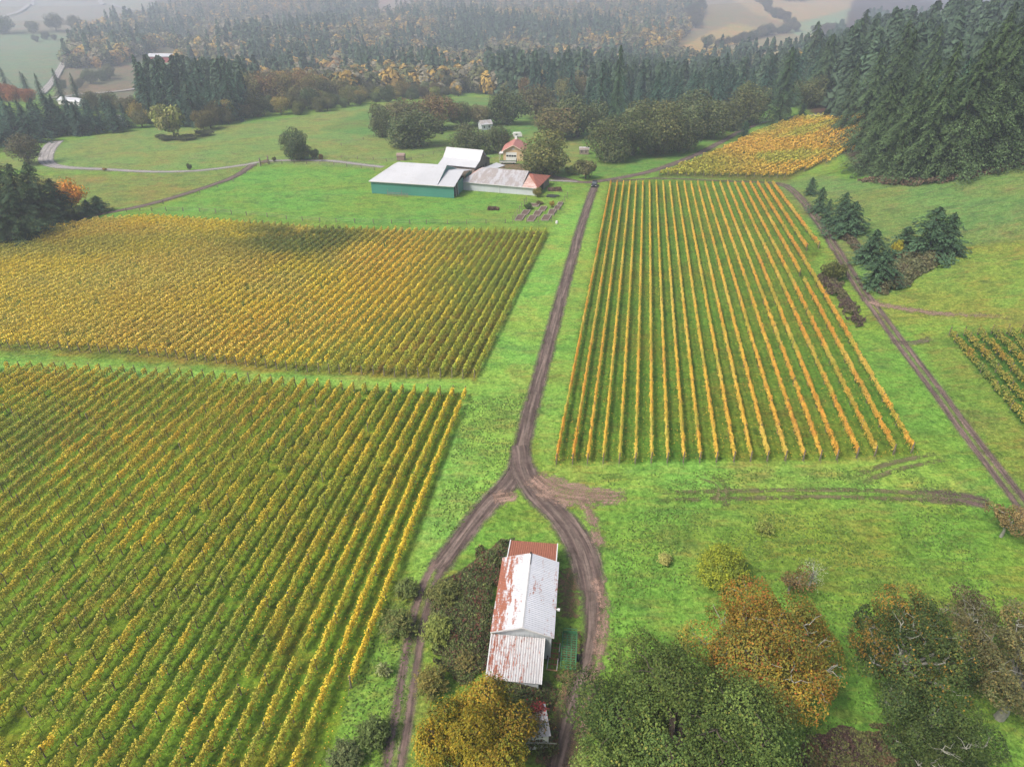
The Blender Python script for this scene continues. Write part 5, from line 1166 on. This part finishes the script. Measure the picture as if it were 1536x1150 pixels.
def small_house(px, py, rz, L, D, e, rg, wall, roof, name, label, cat='shed', win=True, group=None, z=None):
    g = G(px, py) if z is None else PZ(px, py, z)
    r = empty(name, (g[0], g[1], float(tz(g[0], g[1]))), rz, label, cat, group)
    m = MB(); m.prism([(-D / 2, -.8), (D / 2, -.8), (D / 2, e), (0, rg - .1), (-D / 2, e)], 'x', -L / 2, L / 2); m.build('wall', wall, r)
    o = .06 * D
    poly_roof('roof', [((-L / 2 - o, -D / 2 - o, e - .2), (L / 2 + o, -D / 2 - o, e - .2), (L / 2 + o, 0, rg), (-L / 2 - o, 0, rg)), ((-L / 2 - o, 0, rg), (L / 2 + o, 0, rg), (L / 2 + o, D / 2 + o, e - .2), (-L / 2 - o, D / 2 + o, e - .2))], roof, r, .15)
    if win:
        for x in (-L * .25, L * .2):
            m = MB(); m.box(x - .05 * L, x + .05 * L, -D / 2 - .05, -D / 2 - .004, e * .35, e * .75); m.build('window', GLASS, r)
    return r
small_house(602, 240, -.1, 3.2, 2.6, 2.2, 2.9, simple('brown_boards', (.20, .14, .12), .9, .2), simple('greybrown_roof', (.24, .18, .17), .9, .2), 'pump_house', 'little brown hut behind the left end of the green barn', win=False)
small_house(876, 231, -.1, 4., 3., 2.3, 3.1, WOODM, GRROOF, 'garden_shed', 'small shed with white roof below the dark oaks')
small_house(728, 194, .4, 6, 5, 3, 4.6, GREYWALL, GRROOF, 'grey_house', 'grey roofed house glimpsed between two round trees', 'house')
def red_barn():
    r = small_house(244, 93, -.02, 27, 12, 6.5, 9, RED, WHROOF, 'red_barn', 'far off red barn with white roof in the valley', 'barn', False)
    m = MB(); m.box(13.6, 22, -3, 4, -.5, 5); m.build('annex', RED, r); poly_roof('annex_roof', [((13.7, -3.5, 5.6), (22.5, -3.5, 5.1), (22.5, 4.5, 5.1), (13.7, 4.5, 5.6))], WHROOF, r)
    m = MB(); m.box(-3, 3, -6.2, -6.01, 0, 4.8); m.build('door', WOODM, r)
red_barn()
small_house(108, 157, -.35, 15, 7, 3, 4.5, WHITE, WHROOF, 'white_shed', 'long white shed behind the fir belt, left one')
small_house(124, 159, -.35, 10, 6, 3, 4.4, WHITE, WHROOF, 'white_shed', 'white shed behind the fir belt, middle one')
small_house(167, 163, .2, 9, 6, 2.6, 4, WHITE, WHROOF, 'white_shed', 'white shed behind the fir belt, right one beside the road')
small_house(514, 64, .3, 22, 14, 6, 10, WHITE, WHROOF, 'white_farmhouse', 'hazy white farmhouse among the woods left of centre', 'house')
small_house(533, 75, -.2, 12, 10, 6, 9, WHITE, GRROOF, 'grey_farmhouse', 'small hazy house below the white farmhouse', 'house')
small_house(860, 10, .1, 34, 18, 9, 14, WHITE, GRROOF, 'white_farmhouse', 'very far pale house in the woods at the top edge', 'house')
small_house(305, 66, .1, 12, 8, 5, 8, WHITE, WHROOF, 'white_cottage', 'tiny white cottage in the clearing of the far wood', 'house')
small_house(176, 186, .2, 8, 5, 3, 4.5, WHITE, GRROOF, 'white_cottage', 'white cottage half hidden by dusky trees beside the fir belt', 'house')
def trailer():
    g = G(776, 206); r = empty('camper_trailer', g, .1, 'small white camper trailer on the lawn above the tan house', 'trailer')
    m = MB(); m.prism([(-2.2, .5), (2.2, .5), (2.3, 1.6), (1.6, 2.3), (-1.8, 2.3), (-2.3, 1.4)], 'y', -1, 1); m.build('body', WHITE, r)
    for y in (-.95, .95): m = MB(); m.tube([(0, y - .1, .35), (0, y + .1, .35)], .35, 12); m.build('wheel', RUBBER, r)
    m = MB(); m.box(-1, 0, -1.05, -1.004, 1.3, 1.8); m.build('window', GLASS, r)
    m = MB(); m.tube([(-2.2, 0, .45), (-3.4, 0, .45)], .06, 5); m.build('drawbar', DARK, r)
trailer()
def car():
    g = G(891.5, 279.5); d = G(882, 308) - G(893, 277); az = math.atan2(-d[0], d[1]) + math.pi
    r = empty('parked_car', (g[0], g[1], float(tz(g[0], g[1])) + .06), math.atan2(d[1], d[0]) - math.pi / 2, 'black sport utility car on the gravel lane at the farm junction', 'car')
    m = MB(); m.prism([(-2.35, .35), (2.3, .35), (2.42, .6), (2.35, .95), (1.3, 1.12), (-2.3, 1.12), (-2.42, .8)], 'x', -.93, .93); m.build('body', CARP, r)
    m = MB(); V = [(-.9, -2.2, 1.12), (.9, -2.2, 1.12), (.9, 1.25, 1.12), (-.9, 1.25, 1.12), (-.72, -1.85, 1.75), (.72, -1.85, 1.75), (.72, .35, 1.75), (-.72, .35, 1.75)]
    m.add(V, [(0, 3, 2, 1), (4, 5, 6, 7), (0, 1, 5, 4), (1, 2, 6, 5), (2, 3, 7, 6), (3, 0, 4, 7)]); m.build('cabin', CARP, r)
    m = MB(); m.add([(-.78, 1.225, 1.18), (.78, 1.225, 1.18), (.68, .45, 1.70), (-.68, .45, 1.70)], [(0, 1, 2, 3)])
    q = m.v; m = MB(); m.slab([(p[0], p[1] + .03, p[2] + .03) for p in q], .02); m.build('windshield', simple('pale_glass', (.07, .08, .09), .1, .05, 1, spec=.8), r)
    for sx in (-1, 1):
        m = MB(); m.slab([(sx * .885, -1.9, 1.2), (sx * .885, .95, 1.2), (sx * .75, .3, 1.68), (sx * .75, -1.7, 1.68)], .02); m.build('side_window', GLASS, r)
        m = MB(); m.box(sx * .72 - .16, sx * .72 + .16, 2.36, 2.44, .68, .86); m.build('headlight', WHITE, r)
        for y in (-1.45, 1.5): wheel(r, sx * .84, y, .36, .24)
    m = MB(); m.box(-.5, .5, 2.37, 2.44, .45, .62); m.build('grille', DARK, r)
car()

# ------------------------------------------------------------------ fences, gate, vegetable garden
def fence(pts, step, h, label, rails=2, mat=POST, group=None, wire=.02, post=.07):
    cs = catmull(W(*pts), step); P = [np.array([c[0], c[1], float(tz(*c))]) for _, c in cs]; o = P[0]
    r = empty('wire_fence', o, 0, label, 'fence', group); pm = MB().box(-post, post, -post, post, -.3, h).mesh('post')
    for p in P[:98]: q = ob('post', pm, mat, r); q.location = [float(v) for v in p - o]
    m = MB()
    for z in np.linspace(h * .45, h * .9, rails): m.tube([p - o + (0, 0, z) for p in P], wire, 3)
    m.build('wire', mat, r)
fence([(190, 318), (228, 317), (300, 318), (370, 323), (430, 329), (480, 333), (560, 335), (640, 336), (700, 336), (758, 335)], 5.2, 1.4, 'wire fence on thin posts between the upper left vines and the pasture', 2, POST, None, .035, .09)
fence([(512, 219), (545, 210), (580, 201), (640, 196)], 9, 1.3, 'dark wire fence crossing the pasture toward the oaks', 2, POST, None, .06, .1)
fence([(405, 246), (460, 246), (520, 250), (562, 256)], 5, 1.3, 'wire fence along the pale lane beside the pasture gate', 2, POST, None, .05, .1)
fence([(512, 238), (560, 240), (600, 243), (650, 232), (680, 222)], 6, 1.3, 'wire fence running behind the green barn', 2, POST, None, .05, .1)
fence([(385, 250), (350, 272), (300, 290), (245, 306), (210, 316)], 9, 1.2, 'wire fence beside the dark farm track', 1, POST, None, .04, .09)
def gate():
    a = G(391, 249); b = G(403, 246); d = b - a; L = np.linalg.norm(d[:2]); r = empty('wooden_gate', a, math.atan2(d[1], d[0]), 'brown wooden gate between two tall posts at the lane fork', 'gate')
    for x in (0, L): m = MB(); m.box(x - .2, x + .2, -.2, .2, -.4, 3.2); m.build('post', WOODM, r)
    m = MB()
    for z in (.4, .8, 1.2, 1.6): m.box(.25, L - .25, -.06, .06, z, z + .22)
    m.build('bars', simple('orange_brown_wood', (.30, .15, .08), .8, .2, 2), r)
gate()
def garden():
    c0 = G(785, 333); c1 = G(847, 334)
    SOIL = simple('garden_soil', (.10, .068, .055), .95, .3, 3); BOARD = simple('bed_boards', (.27, .23, .20), .9, .2, 3)
    beds = [((990, 602), (1035, 602), (1058, 571), (1012, 571)), ((1028, 567), (1070, 567), (1090, 541), (1048, 541)), ((1066, 608), (1110, 608), (1132, 576), (1088, 576)), ((1105, 573), (1148, 573), (1165, 546), (1124, 546)), ((1142, 542), (1180, 542), (1196, 518), (1158, 518)),
            ((1158, 602), (1206, 602), (1226, 572), (1180, 572)), ((1200, 566), (1240, 566), (1254, 537), (1214, 537)), ((1238, 534), (1272, 534), (1285, 512), (1252, 512)), ((1260, 508), (1290, 508), (1300, 490), (1270, 490)), ((1080, 512), (1140, 514), (1150, 500), (1090, 498))]
    names = ['front left', 'second in the left column', 'front middle', 'second in the middle column', 'third in the middle column', 'front right', 'second in the right column', 'third in the right column', 'rearmost in the right column', 'long one at the back left']
    for nm, q in zip(names, beds):
        P = [G(540 + x / 4.267, 190 + y / 4.267) for x, y in q]; c = sum(P) / 4; c[2] = float(tz(c[0], c[1]))
        r = empty('raised_bed', c, 0, 'raised vegetable bed of boards, %s of the garden' % nm, 'garden bed', 'raised beds of the fenced garden')
        L = [p - c for p in P]; m = MB()
        for i in range(4):
            a, b = L[i], L[(i + 1) % 4]; d = (b - a)[:2]; d = d / np.linalg.norm(d); n = np.array([d[1], -d[0]]) * .09
            m.prism([(a[0] - n[0], a[1] - n[1]), (a[0] + n[0], a[1] + n[1]), (b[0] + n[0], b[1] + n[1]), (b[0] - n[0], b[1] - n[1])], 'z', -.3, .42 + .003 * i)
        m.build('boards', BOARD, r)
        m = MB(); m.prism([(p[0] * .9, p[1] * .9) for p in L], 'z', -.2, .3); m.build('soil', SOIL, r)
    fence([(769, 334), (790, 334), (808, 334), (827, 333)], 2.9, 2.1, 'tall post fence along the front of the vegetable garden', 2, POST, None, .025, .08)
    fence([(827, 333), (835, 320), (843, 308), (851, 297)], 3.6, 2.1, 'tall post fence along the right side of the vegetable garden', 2, POST, None, .025, .08)
    fence([(769, 334), (779, 318), (790, 304)], 3.6, 2.1, 'tall post fence along the left side of the vegetable garden', 2, POST, None, .025, .08)
    m = MB(); m.tube([(0, 0, 0), (0, 0, .75)], [.42, .36], 10); g = G(835, 335)
    tag(m.build('white_bucket', WHITE, None, g), 'white bucket at the front right corner of the garden', 'bucket')
    bush(793, 314, 8, 303, 'dark green bush inside the vegetable garden', (.45, .7, .5)); bush(810, 306, 7, 300, 'brown weedy bush in the back of the garden', (.8, .6, .6))
    bush(828, 311, 5, 300, 'yellow orange bush between the right garden beds', (2.2, 1.5, .7))
    for px, py, s, lab in ((832, 285, 2.6, 'heap of brown brushwood above the garden'), (740, 314, 1.9, 'small heap of brown brushwood in the pasture')):
        g = G(px, py); rng = np.random.default_rng(int(px)); m = MB(); 
        P = np.clip(rng.normal(0, 1, (500, 3)), -1.7, 1.7) * (s * .5, s * .42, .28); P[:, 2] = np.abs(P[:, 2])
        c = ob('brush_heap', qmesh('brush_heap', cards(P, .45, None, 1, 2.2, rng=rng), rep4(np.array([[.13, .085, .06]]) * rng.uniform(.5, 1.5, (500, 1)))), LEAF, None, g); tag(c, lab, 'brush heap')
    g = G(829, 295); m = MB(); m.slab([(-2, -1, .25), (2.4, -.6, .5), (2.2, 1.2, .3), (-1.8, .9, .6)], .1); m.slab([(-1, -1.6, .2), (1, -1.7, .35), (1.1, -1.1, .5), (-1.2, -1.0, .3)], .1)
    m.slab([(-2.4, -.5, .12), (-1.7, -1.2, .2), (-1.5, 1.0, .22), (-2.3, .9, .12)], .1)
    tag(m.build('tarpaulin', simple('black_tarp', (.03, .035, .03), .5, .3, 2), None, g), 'dark crumpled tarpaulin behind the garden', 'tarpaulin')
garden()

# ------------------------------------------------------------------ the damp air
def haze():
    m = bpy.data.materials.new('haze'); m.use_nodes = True; nt = m.node_tree; nt.nodes.remove(nt.nodes['Principled BSDF'])
    v = nt.nodes.new('ShaderNodeVolumePrincipled'); v.inputs['Color'].default_value = (.75, .82, 1.0, 1); v.inputs['Density'].default_value = .00036; v.inputs['Anisotropy'].default_value = .15
    nt.links.new(v.outputs[0], nt.nodes['Material Output'].inputs['Volume'])
    b = MB(); b.box(-8200, 8200, -150, 5400, -75, 135)
    tag(b.build('haze', m), kind='stuff')
haze()
